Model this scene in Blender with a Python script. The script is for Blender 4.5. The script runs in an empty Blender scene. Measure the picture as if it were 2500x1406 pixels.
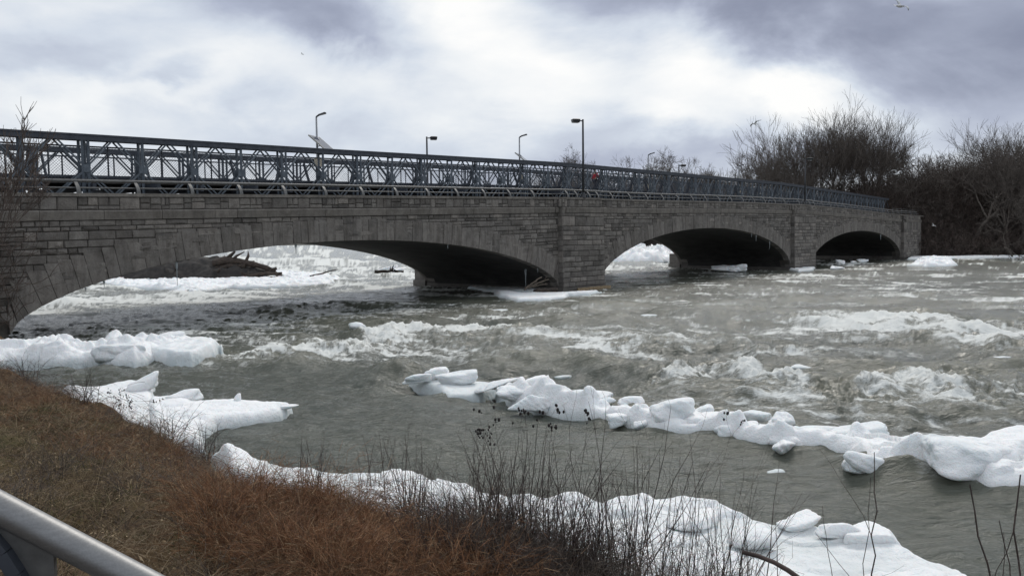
import bpy, math, random
import numpy as np
from mathutils import Vector, Matrix
R = math.radians
rng = np.random.RandomState(7); random.seed(7)
scene = bpy.context.scene
COL = scene.collection

# ------------------------------------------------------------------ camera
HC = 3.4697; PIT = 0.0610; ROLL = -0.0113; FPX = 2004.7
cam = bpy.data.cameras.new("camera"); camo = bpy.data.objects.new("camera", cam); COL.objects.link(camo)
cam.sensor_width = 36.0; cam.lens = FPX / 2500 * 36; cam.clip_start = 0.05; cam.clip_end = 6000
camo.matrix_world = Matrix.Translation((0, 0, HC)) @ Matrix.Rotation(math.pi/2 - PIT, 4, 'X') @ Matrix.Rotation(ROLL, 4, 'Z')
scene.camera = camo
scene.view_settings.view_transform = 'Standard'; scene.view_settings.look = 'None'
scene.view_settings.exposure = 0.0; scene.view_settings.gamma = 1.0

def ray(x, y):
    """direction (unnormalised) through photo pixel x, y (2500 wide)"""
    a = x - 1250; b = y - 703; c, s = math.cos(-ROLL), math.sin(-ROLL)
    a, b = a*c - b*s, a*s + b*c
    cp, sp = math.cos(PIT), math.sin(PIT)
    return np.array([a/FPX, cp - sp*b/FPX, -sp - cp*b/FPX])
def at(x, y, z=0.0):
    d = ray(x, y); t = (z - HC)/d[2]
    return np.array([d[0]*t, d[1]*t, z])
def atY(x, y, Y):
    d = ray(x, y); t = Y/d[1]
    return np.array([d[0]*t, Y, HC + d[2]*t])

# ------------------------------------------------------------------ node helpers
def mat(name):
    m = bpy.data.materials.new(name); m.use_nodes = True
    nt = m.node_tree; return m, nt, nt.nodes["Principled BSDF"]
def nd(nt, typ, **kw):
    n = nt.nodes.new(typ)
    for k, v in kw.items():
        if k.startswith('i_'):
            key = k[2:]; key = int(key) if key.isdigit() else key.replace('_', ' ')
            n.inputs[key].default_value = v
        else: setattr(n, k, v)
    return n
def ramp(nt, stops, fac=None):
    n = nt.nodes.new('ShaderNodeValToRGB'); e = n.color_ramp.elements
    while len(e) < len(stops): e.new(0.5)
    for q, (p, c) in zip(e, stops):
        q.position = p; q.color = (*c, 1) if len(c) == 3 else c
    if fac is not None: nt.links.new(fac, n.inputs[0])
    return n
def mth(nt, op, a, b=None, c=None, clamp=False):
    n = nt.nodes.new('ShaderNodeMath'); n.operation = op; n.use_clamp = clamp
    for i, v in enumerate((a, b, c)):
        if v is None: continue
        if isinstance(v, (int, float)): n.inputs[i].default_value = v
        else: nt.links.new(v, n.inputs[i])
    return n.outputs[0]
def noise(nt, vec, scale, detail=4, rough=.5, dist=0.0):
    n = nd(nt, 'ShaderNodeTexNoise', i_Scale=scale, i_Detail=detail, i_Roughness=rough, i_Distortion=dist)
    if vec is not None: nt.links.new(vec, n.inputs['Vector'])
    return n.outputs['Fac']
def mapping(nt, vec, scale=(1, 1, 1), rot=(0, 0, 0)):
    n = nt.nodes.new('ShaderNodeMapping'); n.inputs['Scale'].default_value = scale; n.inputs['Rotation'].default_value = rot
    nt.links.new(vec, n.inputs['Vector']); return n.outputs[0]
def mixc(nt, fac, a, b, mode='MIX'):
    n = nt.nodes.new('ShaderNodeMix'); n.data_type = 'RGBA'; n.blend_type = mode
    for idx, v in ((0, fac), (6, a), (7, b)):
        if isinstance(v, tuple): n.inputs[idx].default_value = (*v, 1)
        elif isinstance(v, (int, float)): n.inputs[idx].default_value = v
        else: nt.links.new(v, n.inputs[idx])
    return n.outputs[2]
def bump(nt, bs, h, strength=.5, dist=.02):
    n = nd(nt, 'ShaderNodeBump', i_Strength=strength, i_Distance=dist)
    nt.links.new(h, n.inputs['Height']); nt.links.new(n.outputs[0], bs.inputs['Normal'])
def pos(nt): return nd(nt, 'ShaderNodeNewGeometry').outputs['Position']
def tint(nt, name='tint'):
    n = nt.nodes.new('ShaderNodeAttribute'); n.attribute_name = name; return n.outputs['Fac']

# ------------------------------------------------------------------ world: overcast sky with broken cloud
SUN_DIR = ray(1880, 60); SUN_DIR = SUN_DIR/np.linalg.norm(SUN_DIR)
sun_el = math.radians(46); sun_az = math.atan2(SUN_DIR[0], SUN_DIR[1])      # azimuth measured from +Y towards +X
w = bpy.data.worlds.new("World"); scene.world = w; w.use_nodes = True
nt = w.node_tree; bg = nt.nodes['Background']; outw = nt.nodes['World Output']
sky = nd(nt, 'ShaderNodeTexSky'); sky.sky_type = 'NISHITA'; sky.sun_disc = False
sky.sun_elevation = sun_el; sky.sun_rotation = sun_az; sky.air_density = 1.0; sky.dust_density = 2.0
bg.inputs[1].default_value = 0.10; nt.links.new(sky.outputs[0], bg.inputs[0])
D = nd(nt, 'ShaderNodeTexCoord').outputs['Generated']
warp = nd(nt, 'ShaderNodeTexNoise', i_Scale=3.2, i_Detail=7, i_Roughness=.55, i_Distortion=.3); warp.noise_dimensions = '3D'
dm = mapping(nt, D, (1, 1, 1.9)); nt.links.new(dm, warp.inputs['Vector'])
sub = nd(nt, 'ShaderNodeVectorMath', operation='SUBTRACT'); sub.inputs[1].default_value = (.5, .5, .5); nt.links.new(warp.outputs['Color'], sub.inputs[0])
scl = nd(nt, 'ShaderNodeVectorMath', operation='SCALE'); scl.inputs['Scale'].default_value = .26; nt.links.new(sub.outputs[0], scl.inputs[0])
addv = nd(nt, 'ShaderNodeVectorMath', operation='ADD'); nt.links.new(D, addv.inputs[0]); nt.links.new(scl.outputs[0], addv.inputs[1])
DW = addv.outputs[0]
def dot(v, c):
    n = nd(nt, 'ShaderNodeVectorMath', operation='DOT_PRODUCT'); nt.links.new(v, n.inputs[0]); n.inputs[1].default_value = tuple(c); return n.outputs['Value']
def cloud(px, py, sx, sy, rot, amp):
    c = ray(px, py); c = c/np.linalg.norm(c)
    rt = np.cross(c, (0, 0, 1)); rt /= np.linalg.norm(rt); up = np.cross(rt, c)
    cr, sr = math.cos(R(rot)), math.sin(R(rot)); a = rt*cr + up*sr; b = -rt*sr + up*cr
    sx, sy = sx/FPX, sy/FPX
    ea = mth(nt, 'SUBTRACT', dot(DW, a/sx), float(np.dot(c, a/sx))); eb = mth(nt, 'SUBTRACT', dot(DW, b/sy), float(np.dot(c, b/sy)))
    r2 = mth(nt, 'ADD', mth(nt, 'MULTIPLY', ea, ea), mth(nt, 'MULTIPLY', eb, eb))
    fwd = mth(nt, 'GREATER_THAN', dot(D, c), 0.0)
    g = mth(nt, 'EXPONENT', mth(nt, 'MULTIPLY', r2, -1.0))
    return mth(nt, 'MULTIPLY', mth(nt, 'MULTIPLY', g, fwd), amp)
CLOUDS = [  # centre of each cloud bank, half sizes, tilt, lighter (+) or darker (-)
    (720, 55, 300, 95, -12, -.46), (520, -60, 260, 100, 0, -.10), (850, 140, 170, 45, -10, -.16), (2280, 30, 600, 120, -16, -.50),
    (2480, 230, 260, 100, -20, -.22), (1650, -40, 320, 70, -10, -.22), (1930, 205, 170, 62, -12, .34), (1560, 300, 200, 60, -10, -.08),
    (2180, 280, 160, 50, -20, .12), (250, 210, 260, 70, 0, .20), (1120, 20, 230, 110, 0, .26), (170, -10, 260, 70, 0, .10), (1150, 200, 360, 70, -5, .10),
    (370, 195, 80, 22, 0, -.20), (150, 70, 190, 60, -15, -.13), (1500, 400, 520, 60, -4, -.28), (2250, 370, 260, 60, 0, -.20),
    (620, 310, 260, 40, -5, -.10), (1650, 250, 70, 90, -30, .16), (1720, 310, 70, 45, -30, .14), (1420, 130, 160, 60, -20, .14), (1400,300,200,30,0,-.08)]
v = None
for c in CLOUDS:
    g = cloud(*c); v = g if v is None else mth(nt, 'ADD', v, g)
n1 = noise(nt, mapping(nt, D, (1, 1, 2.2)), 3.6, 8, .55, .2)
n2 = noise(nt, mapping(nt, D, (1, 1, 2.4)), 11, 6, .55, .3)
v = mth(nt, 'ADD', v, mth(nt, 'MULTIPLY', mth(nt, 'SUBTRACT', n1, .5), .42))
v = mth(nt, 'ADD', v, mth(nt, 'MULTIPLY', mth(nt, 'SUBTRACT', n2, .5), .24))
behind = mth(nt, 'MULTIPLY', mth(nt, 'MAXIMUM', mth(nt, 'MULTIPLY', dot(D, (0, 1, 0)), -1.0), 0.0), -.08)
v = mth(nt, 'ADD', mth(nt, 'ADD', v, behind), .775)
cr = ramp(nt, [(0, (.15, .17, .25)), (.25, (.255, .285, .385)), (.5, (.44, .485, .605)), (.7, (.66, .72, .81)), (.86, (.86, .89, .92)), (1, (1.0, 1.0, .99))], v)
bg2 = nd(nt, 'ShaderNodeBackground'); nt.links.new(cr.outputs[0], bg2.inputs[0]); bg2.inputs[1].default_value = 1.0
mx = nd(nt, 'ShaderNodeMixShader'); mx.inputs[0].default_value = .97
nt.links.new(bg.outputs[0], mx.inputs[1]); nt.links.new(bg2.outputs[0], mx.inputs[2]); nt.links.new(mx.outputs[0], outw.inputs[0])
# weak veiled sun behind the cloud
sl = bpy.data.lights.new("sun", 'SUN'); sl.energy = 1.45; sl.angle = R(22); sl.color = (1, .95, .88)
so = bpy.data.objects.new("sun", sl); COL.objects.link(so)
sd = Vector((math.sin(sun_az)*math.cos(sun_el), math.cos(sun_az)*math.cos(sun_el), math.sin(sun_el)))
so.rotation_euler = sd.to_track_quat('Z', 'Y').to_euler()

# ------------------------------------------------------------------ numpy noise
def _h(ix, iy, seed):
    n = (ix.astype(np.int64)*374761393 + iy.astype(np.int64)*668265263 + seed*1274126177) & 0xffffffff
    n = ((n ^ (n >> 13))*1274126177) & 0xffffffff
    return ((n ^ (n >> 16)) & 0xffff)/65535.0
def vn(x, y, seed=0):
    x = np.asarray(x, float); y = np.asarray(y, float)
    ix = np.floor(x); iy = np.floor(y); fx = x - ix; fy = y - iy
    u = fx*fx*fx*(fx*(fx*6 - 15) + 10); w_ = fy*fy*fy*(fy*(fy*6 - 15) + 10)
    a = _h(ix, iy, seed); b = _h(ix+1, iy, seed); c = _h(ix, iy+1, seed); d = _h(ix+1, iy+1, seed)
    return (a*(1-u) + b*u)*(1-w_) + (c*(1-u) + d*u)*w_
def fbm(x, y, oct=4, seed=0, gain=.5, lac=2.03):
    s = 0; a = 1; t = 0
    for i in range(oct):
        ca, sa = math.cos(i*1.1), math.sin(i*1.1)
        s = s + a*vn(x*ca - y*sa + 13.7*i, x*sa + y*ca - 7.1*i, seed + i); t += a; a *= gain; x = x*lac; y = y*lac
    return s/t
def ridge(x, y, oct=4, seed=0, gain=.55):
    s = 0; a = 1; t = 0
    for i in range(oct):
        s = s + a*(1 - np.abs(2*vn(x + 5.3*i, y - 3.1*i, seed + i) - 1)); t += a; a *= gain; x = x*2.07; y = y*2.07
    return s/t
def sstep(a, b, x):
    t = np.clip((x - a)/(b - a), 0, 1); return t*t*(3 - 2*t)
def poly_sd(P, X, Y):
    """signed distance to closed polygon, positive inside"""
    P = np.asarray(P)[:, :2]; d = np.full(X.shape, 1e9); ins = np.zeros(X.shape, bool); n = len(P)
    for i in range(n):
        a = P[i]; b = P[(i+1) % n]; e = b - a
        t = np.clip(((X-a[0])*e[0] + (Y-a[1])*e[1])/(e@e + 1e-12), 0, 1)
        d = np.minimum(d, np.hypot(X - a[0] - t*e[0], Y - a[1] - t*e[1]))
        c = (a[1] > Y) != (b[1] > Y)
        with np.errstate(divide='ignore', invalid='ignore'):
            xx = (b[0]-a[0])*(Y-a[1])/(b[1]-a[1] + 1e-15) + a[0]
        ins ^= c & (X < xx)
    return np.where(ins, d, -d)
def line_d(P, X, Y):
    """unsigned distance to a polyline and the position along it 0..1"""
    P = np.asarray(P)[:, :2]; d = np.full(X.shape, 1e9); tt = np.zeros(X.shape); L = len(P) - 1; sg = np.zeros(X.shape)
    for i in range(L):
        a = P[i]; b = P[i+1]; e = b - a
        t = np.clip(((X-a[0])*e[0] + (Y-a[1])*e[1])/(e@e), 0, 1)
        q = np.hypot(X - a[0] - t*e[0], Y - a[1] - t*e[1]); m = q < d
        side = np.sign(e[0]*(Y-a[1]) - e[1]*(X-a[0]))
        d = np.where(m, q, d); tt = np.where(m, (i + t)/L, tt); sg = np.where(m, side, sg)
    return d, tt, sg

# ------------------------------------------------------------------ mesh helpers
def mesh(name, V, F, m=None, parent=None, smooth=False, attrs=None, local=False):
    me = bpy.data.meshes.new(name)
    V = np.asarray(V, np.float32)
    if isinstance(F, np.ndarray):
        k = F.shape[1]; me.vertices.add(len(V)); me.vertices.foreach_set('co', V.ravel())
        me.loops.add(F.size); me.loops.foreach_set('vertex_index', F.astype(np.int32).ravel())
        me.polygons.add(len(F)); me.polygons.foreach_set('loop_start', np.arange(0, F.size, k, dtype=np.int32))
        me.update(calc_edges=True); me.validate()
    else:
        me.from_pydata([tuple(v) for v in V.tolist()], [], F); me.update()
    if attrs:
        for k, a in attrs.items():
            at_ = me.attributes.new(k, 'FLOAT', 'POINT'); at_.data.foreach_set('value', np.asarray(a, np.float32))
    if smooth: me.polygons.foreach_set('use_smooth', np.ones(len(me.polygons), bool))
    if m: me.materials.append(m)
    o = bpy.data.objects.new(name, me); COL.objects.link(o)
    if parent is not None:
        o.parent = parent
        if not local: o.location = -parent.location
    return o
def tag(o, label=None, cat=None, group=None, kind=None):
    if label: o['label'] = label
    if cat: o['category'] = cat
    if group: o['group'] = group
    if kind: o['kind'] = kind
    return o
def thing(name, label, cat, loc=(0, 0, 0), group=None):
    o = bpy.data.objects.new(name, None); o.empty_display_size = .3; COL.objects.link(o)
    o.location = tuple(float(q) for q in loc); return tag(o, label, cat, group)
def copy_tree(src, loc, rz=0.0, sc=1.0, label=None):
    r = src.copy(); COL.objects.link(r); r.location = tuple(float(q) for q in loc); r.rotation_euler = (0, 0, rz)
    r.scale = (sc, sc, sc) if np.isscalar(sc) else sc
    if label: r['label'] = label
    for ch in list(src.children):
        c = ch.copy(); COL.objects.link(c); c.parent = r
        for g in list(ch.children):
            d = g.copy(); COL.objects.link(d); d.parent = c
    return r
class MB:
    """collects solids into one mesh"""
    def __init__(s): s.v = []; s.f = []; s.a = []; s.n = 0
    def add(s, V, F, t=.5):
        V = np.asarray(V, float).reshape(-1, 3); s.v.append(V); s.f += [tuple(i + s.n for i in f) for f in F]; s.a.append(np.full(len(V), t)); s.n += len(V)
    def hexa(s, P, t=.5):    # 8 points: bottom ring 4, top ring 4
        s.add(P, [(3, 2, 1, 0), (4, 5, 6, 7), (0, 1, 5, 4), (1, 2, 6, 5), (2, 3, 7, 6), (3, 0, 4, 7)], t)
    def beam(s, a, b, wd, ht, up=(0, 0, 1), t=.5):
        a = np.asarray(a, float); b = np.asarray(b, float); d = b - a; d /= np.linalg.norm(d) + 1e-12
        sdv = np.cross(d, up); n_ = np.linalg.norm(sdv)
        if n_ < 1e-4: sdv = np.cross(d, (1, 0, 0)); n_ = np.linalg.norm(sdv)
        sdv /= n_; u = np.cross(sdv, d)
        x = sdv*wd/2; y = u*ht/2
        s.hexa([a-x-y, a+x-y, a+x+y, a-x+y, b-x-y, b+x-y, b+x+y, b-x+y], t)
    def tube(s, pts, rad, n=8, t=.5, cap=True):
        pts = np.asarray(pts, float); k = len(pts); rad = np.broadcast_to(rad, (k,))
        tan = np.gradient(pts, axis=0); tan /= np.linalg.norm(tan, axis=1)[:, None] + 1e-12
        ref = np.array([0, 0, 1.]) if abs(tan[0][2]) < .9 else np.array([1., 0, 0]); V = []
        for i in range(k):
            a = np.cross(tan[i], ref); a /= np.linalg.norm(a) + 1e-12; b = np.cross(tan[i], a); ref_ = ref
            for j in range(n):
                th = 2*math.pi*j/n; V.append(pts[i] + rad[i]*(a*math.cos(th) + b*math.sin(th)))
        F = [(i*n+j, i*n+(j+1) % n, (i+1)*n+(j+1) % n, (i+1)*n+j) for i in range(k-1) for j in range(n)]
        if cap: F += [tuple(range(n-1, -1, -1)), tuple((k-1)*n+j for j in range(n))]
        s.add(V, F, t)
    def build(s, name, m, parent=None, smooth=False, local=False):
        V = np.concatenate(s.v) if s.v else np.zeros((0, 3))
        return mesh(name, V, s.f, m, parent, smooth, {'tint': np.concatenate(s.a)}, local)
def seg_mesh(p0, p1, r0, r1, n=3):
    """many straight tapering twigs at once -> verts, quads"""
    p0 = np.asarray(p0); p1 = np.asarray(p1); d = p1 - p0; d = d/(np.linalg.norm(d, axis=1)[:, None] + 1e-9)
    ref = np.where(np.abs(d[:, 2:3]) < .9, np.array([[0, 0, 1.]]), np.array([[1., 0, 0]]))
    a = np.cross(d, ref); a /= np.linalg.norm(a, axis=1)[:, None]; b = np.cross(d, a); N = len(p0)
    V = np.zeros((N, 2*n, 3))
    for j in range(n):
        th = 2*math.pi*j/n; o = a*math.cos(th) + b*math.sin(th)
        V[:, j] = p0 + o*np.asarray(r0)[:, None]; V[:, n+j] = p1 + o*np.asarray(r1)[:, None]
    F = np.array([[j, (j+1) % n, n+(j+1) % n, n+j] for j in range(n)])
    F = (np.arange(N)*2*n)[:, None, None] + F[None]
    return V.reshape(-1, 3), F.reshape(-1, 4)

# ------------------------------------------------------------------ materials
def stone_mat(name, stops, streak=.5, bs_=1.0):
    m, nt, bs = mat(name); P = pos(nt)
    c = ramp(nt, stops, tint(nt)).outputs[0]
    big = noise(nt, P, 1.1, 5, .6); fine = noise(nt, P, 17, 5, .65)
    st = noise(nt, mapping(nt, P, (2.6, 2.6, .35)), 1.6, 5, .6)
    c = mixc(nt, mth(nt, 'MULTIPLY', ramp(nt, [(.42, (0, 0, 0)), (.66, (1, 1, 1))], st).outputs[0], streak), c, (.045, .038, .032))
    c = mixc(nt, ramp(nt, [(.3, (0, 0, 0)), (.7, (.75, .75, .75))], big).outputs[0], c, mixc(nt, .5, c, (.30, .27, .24)))
    st2 = noise(nt, mapping(nt, P, (5, 5, .30)), 1.3, 6, .7)
    c = mixc(nt, mth(nt, 'MULTIPLY', ramp(nt, [(.60, (0, 0, 0)), (.74, (1, 1, 1))], st2).outputs[0], streak*.55), c, (.30, .285, .26))
    blot = noise(nt, P, 3.1, 6, .7)
    c = mixc(nt, .75, c, ramp(nt, [(.30, (.50, .47, .45)), (.55, (.95, .94, .93)), (.75, (1.15, 1.12, 1.1))], blot).outputs[0], 'MULTIPLY')
    c = mixc(nt, .55, c, ramp(nt, [(.25, (.35, .33, .31)), (.75, (.92, .9, .88))], fine).outputs[0], 'MULTIPLY')
    wet = nd(nt, 'ShaderNodeSeparateXYZ'); nt.links.new(P, wet.inputs[0])
    wl = ramp(nt, [(0, (1, 1, 1)), (1, (0, 0, 0))], mth(nt, 'MULTIPLY', mth(nt, 'ADD', wet.outputs[2], mth(nt, 'MULTIPLY', big, .5)), 1.2)).outputs[0]
    c = mixc(nt, mth(nt, 'MULTIPLY', wl, .5), c, (.05, .045, .04))
    nt.links.new(c, bs.inputs['Base Color']); bs.inputs['Roughness'].default_value = .85
    h = mth(nt, 'ADD', mth(nt, 'MULTIPLY', noise(nt, P, 7, 6, .7), .7), mth(nt, 'MULTIPLY', fine, .4)); bump(nt, bs, h, 1.0*bs_, .08)
    return m
M_STONE = stone_mat('limestone', [(0, (.095, .090, .085)), (.25, (.16, .152, .143)), (.55, (.22, .209, .196)), (.8, (.28, .267, .25)), (1, (.335, .31, .283))], .35)
M_VOUS = stone_mat('arch_limestone', [(0, (.16, .151, .141)), (.5, (.215, .204, .191)), (1, (.27, .256, .239))], .6, .5)
M_MORTAR = stone_mat('joint_stone', [(0, (.045, .040, .036)), (1, (.075, .068, .06))], .2)
M_COPING = stone_mat('coping_stone', [(0, (.17, .16, .145)), (1, (.26, .245, .225))], .35, .4)
m, nt, bs = mat('shaded_vault_concrete'); P = pos(nt)
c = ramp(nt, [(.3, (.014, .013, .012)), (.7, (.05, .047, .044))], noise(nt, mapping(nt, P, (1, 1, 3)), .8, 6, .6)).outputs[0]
nt.links.new(c, bs.inputs['Base Color']); bs.inputs['Roughness'].default_value = .9; M_VAULT = m  # shade inside the arches is put into this near-black base colour
def paint(name, a, b, rough=.55, metal=0.0, scale=6.0, bstr=.15):
    m, nt, bs = mat(name); P = pos(nt)
    c = mixc(nt, ramp(nt, [(.35, (0, 0, 0)), (.7, (1, 1, 1))], noise(nt, P, scale, 6, .65)).outputs[0], a, b)
    nt.links.new(c, bs.inputs['Base Color']); bs.inputs['Roughness'].default_value = rough; bs.inputs['Metallic'].default_value = metal
    bump(nt, bs, noise(nt, P, scale*6, 4), bstr, .004); return m
M_STEEL = paint('galvanised_steel', (.066, .082, .102), (.14, .163, .188), .5, .3, 5)
M_CHORD = paint('truss_steel_chord', (.035, .041, .054), (.065, .073, .09), .6, .3, 4)
M_RAIL = paint('rail_aluminium', (.085, .085, .084), (.15, .15, .147), .5, .3, 9)
M_DECK = paint('deck_planks', (.045, .04, .036), (.09, .085, .08), .8, 0, 3)
M_BLACK = paint('lamp_black_paint', (.02, .021, .024), (.045, .046, .05), .45, .2)
M_POLE = paint('lamp_grey_pole', (.22, .23, .25), (.34, .35, .37), .45, .4)
M_PANEL = paint('solar_panel_back', (.28, .28, .26), (.38, .38, .35), .5, .1)
M_CELL = paint('solar_cells', (.01, .015, .04), (.02, .03, .07), .15)
M_BOX = paint('cabinet_beige', (.45, .40, .30), (.55, .50, .40), .6)
M_WOOD = paint('dead_wood', (.020, .014, .011), (.075, .055, .042), .85, 0, 5, .8)
M_WOODP = paint('bleached_wood', (.07, .055, .042), (.16, .13, .10), .85, 0, 5, .8)
M_REDWOOD = paint('wet_red_wood', (.06, .022, .015), (.16, .07, .05), .6, 0, 6, .6)
M_ROCK = paint('wet_rock', (.012, .010, .009), (.045, .038, .033), .7, 0, 3, 1.0)
M_TIMBER = paint('crib_timber', (.20, .14, .08), (.38, .29, .18), .8, 0, 8, .5)
M_RED = paint('red_cloth', (.35, .01, .02), (.55, .02, .04), .8)
M_SKIN = paint('skin', (.45, .28, .2), (.5, .32, .24), .6)
M_TROUSER = paint('dark_trousers', (.02, .02, .03), (.035, .035, .05), .9)
M_GULLW = paint('gull_white', (.62, .62, .62), (.75, .75, .75), .7)
M_GULLG = paint('gull_grey_wing', (.48, .49, .51), (.62, .63, .65), .7)
M_BARK = paint('bark', (.08, .068, .056), (.19, .16, .14), .9, 0, 5, .6)
M_TWIG = paint('twigs', (.060, .050, .043), (.15, .125, .108), .9, 0, 2, 0)
M_TWIGD = paint('dark_twigs', (.050, .038, .032), (.13, .098, .082), .9, 0, 1.2, 0)
M_SHRUB = paint('shrub_bark', (.030, .020, .018), (.085, .058, .050), .8, 0, 6, 0)
M_SEED = paint('seed_heads', (.010, .008, .008), (.03, .022, .02), .9, 0, 9, 0)

def snow_mat(name, dirt=0.0, clear=0.0):
    m, nt, bs = mat(name); P = pos(nt)
    c = mixc(nt, ramp(nt, [(.35, (0, 0, 0)), (.75, (1, 1, 1))], noise(nt, P, 2.2, 5, .6)).outputs[0], (.89, .905, .915), (.945, .945, .94))
    sp = nd(nt, 'ShaderNodeSeparateXYZ'); nt.links.new(P, sp.inputs[0])
    # clear waterlogged ice low down, with blue-grey shading put into its colour
    low = ramp(nt, [(.0, (1, 1, 1)), (.70, (0, 0, 0))], mth(nt, 'ADD', mth(nt, 'MULTIPLY', sp.outputs[2], 3.0), mth(nt, 'MULTIPLY', mth(nt, 'SUBTRACT', noise(nt, P, 3, 4), .5), .5))).outputs[0]
    c = mixc(nt, mth(nt, 'MULTIPLY', low, .75), c, (.50, .56, .56))
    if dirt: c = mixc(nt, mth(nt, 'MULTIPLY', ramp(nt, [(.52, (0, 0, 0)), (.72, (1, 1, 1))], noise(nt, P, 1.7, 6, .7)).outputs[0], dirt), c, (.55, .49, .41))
    if clear: c = mixc(nt, mth(nt, 'MULTIPLY', ramp(nt, [(.4, (0, 0, 0)), (.65, (1, 1, 1))], noise(nt, P, 2.6, 4, .5)).outputs[0], clear), c, (.60, .68, .70))  # clear-ice patches also carry painted blue-grey shading
    nt.links.new(c, bs.inputs['Base Color']); bs.inputs['Roughness'].default_value = .55
    bs.inputs['Subsurface Weight'].default_value = .25; bs.inputs['Subsurface Radius'].default_value = (.08, .12, .14); bs.inputs['Subsurface Scale'].default_value = .6
    h = mth(nt, 'ADD', noise(nt, P, 9, 6, .65), mth(nt, 'MULTIPLY', noise(nt, P, 42, 3, .6), .35)); bump(nt, bs, h, .8, .06)
    return m
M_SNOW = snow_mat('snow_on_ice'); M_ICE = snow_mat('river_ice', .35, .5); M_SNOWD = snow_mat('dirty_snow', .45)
m, nt, bs = mat('clear_icicle'); bs.inputs['Base Color'].default_value = (.30, .33, .34, 1); bs.inputs['Roughness'].default_value = .2
bump(nt, bs, noise(nt, pos(nt), 20, 3), .3, .01); M_ICICLE = m

# water: silty grey-green rapids with foam and brash ice carried as an attribute
m, nt, bs = mat('river_water'); P = pos(nt); fo = tint(nt, 'foam'); si = tint(nt, 'silt')
Pa = mapping(nt, P, (.5, 1.7, 1), (0, 0, R(-10)))
fn = noise(nt, Pa, 9, 6, .7, .6); fn2 = noise(nt, Pa, 34, 4, .7, .4)
fm = mth(nt, 'ADD', fo, mth(nt, 'ADD', mth(nt, 'MULTIPLY', mth(nt, 'SUBTRACT', fn, .5), .95), mth(nt, 'MULTIPLY', mth(nt, 'SUBTRACT', fn2, .5), .85)))
fmask = ramp(nt, [(.28, (0, 0, 0)), (.48, (.16, .16, .16)), (.64, (.55, .55, .55)), (.84, (1, 1, 1))], fm).outputs[0]
wc = mixc(nt, si, (.056, .067, .055), (.168, .168, .128))
wc = mixc(nt, mth(nt, 'MULTIPLY', noise(nt, Pa, 1.3, 5, .6), .5), wc, (.125, .122, .10))
c = mixc(nt, fmask, wc, (.74, .75, .72))
nt.links.new(c, bs.inputs['Base Color']); bs.inputs['IOR'].default_value = 1.333
nt.links.new(ramp(nt, [(0, (.14, .14, .14)), (1, (.75, .75, .75))], fmask).outputs[0], bs.inputs['Roughness'])
h = mth(nt, 'ADD', mth(nt, 'MULTIPLY', noise(nt, Pa, 5, 6, .6, .3), .75), mth(nt, 'ADD', mth(nt, 'MULTIPLY', noise(nt, Pa, 19, 4, .6), .22), mth(nt, 'MULTIPLY', fmask, .22)))
bump(nt, bs, h, .8, .12); M_WATER = m

# ------------------------------------------------------------------ bank shape
EDGE_PX = [(-260, 880), (-90, 886), (0, 903), (60, 918), (150, 950), (250, 982), (340, 1016), (420, 1052), (490, 1092), (550, 1135), (640, 1185), (760, 1205), (880, 1222), (980, 1245),
           (1100, 1285), (1230, 1330), (1340, 1375), (1500, 1440), (1750, 1530), (2150, 1640), (2600, 1700)]
EDGE_Z = .50
edge = [at(x, y, EDGE_Z)[:2] for x, y in EDGE_PX]
BANK = [(-40, 26)] + [(-24, 25.5), (-19.5, 26.5), (-16.0, 26)] + edge + [(9, 3), (9, -12), (-60, -12), (-60, 26)]
def bank_h(X, Y):
    sd_ = poly_sd(BANK, X, Y) + (fbm(X*.9, Y*.9, 3, 5) - .5)*.35
    up = .52*sstep(-.28, .30, sd_) + .20*sstep(.1, 1.2, sd_) + .90*sstep(.6, 6.5, sd_)
    low = 1.8*sstep(0, -3.5, sd_) + .45*sstep(.05, -.3, sd_)
    n = (fbm(X*1.1, Y*1.1, 4, 11) - .5)*.42 + (fbm(X*4, Y*4, 3, 17) - .5)*.20
    return up - low + n*sstep(-.3, .4, sd_) - .02

# ------------------------------------------------------------------ water surface
CH = [at(x, y)[:2] for x, y in [(380, 905), (900, 900), (1000, 950), (1220, 975), (1400, 1015), (1600, 1058), (1900, 1090), (2060, 1120), (2200, 1190), (2500, 1210), (2900, 1230)]]
CALM = CH + [np.array([14, 2]), np.array([-14, 2]), at(0, 900)[:2]]
WAVES = [  # crest polyline (photo px at the water), height, width, foam strength, foam trail length
    ([(560, 868), (700, 862), (860, 852), (905, 832), (960, 815), (1090, 808), (1220, 812)], .34, 1.1, .95, 3.6),
    ([(880, 852), (1000, 828), (1120, 818), (1330, 828), (1560, 850)], .10, 1.0, .50, 2.4),
    ([(1630, 945), (1680, 925), (1760, 918), (1850, 945), (1960, 980)], .36, .9, 1.25, 2.0),
    ([(2110, 985), (2180, 955), (2240, 948), (2330, 975)], .38, .9, 1.1, 1.7),
    ([(2010, 800), (2120, 795), (2260, 790), (2330, 806), (2460, 800)], .42, 1.6, .85, 3.0),
    ([(2210, 830), (2320, 835), (2480, 850)], .28, 1.2, .60, 3.0),
    ([(960, 945), (985, 925), (1030, 912), (1085, 905)], .26, .7, .40, 1.0),
    ([(2420, 960), (2480, 965)], .2, .8, .5, 1.2),
    ([(760, 782), (900, 786), (1050, 790)], .22, 1.4, .05, 1.5),
    ([(1540, 815), (1700, 830), (1950, 860)], .10, 1.5, .30, 3.0),
    ([(1380, 905), (1560, 915), (1640, 930)], .12, 1.0, .12, 2.0),
    ([(560, 640), (760, 637), (900, 645)], .6, 3.0, .65, 14),
    ([(100, 745), (300, 728), (520, 720)], .15, 1.5, .45, 6),
    ([(650, 770), (780, 745), (960, 750)], .28, 1.4, .0, 2)]
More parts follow.
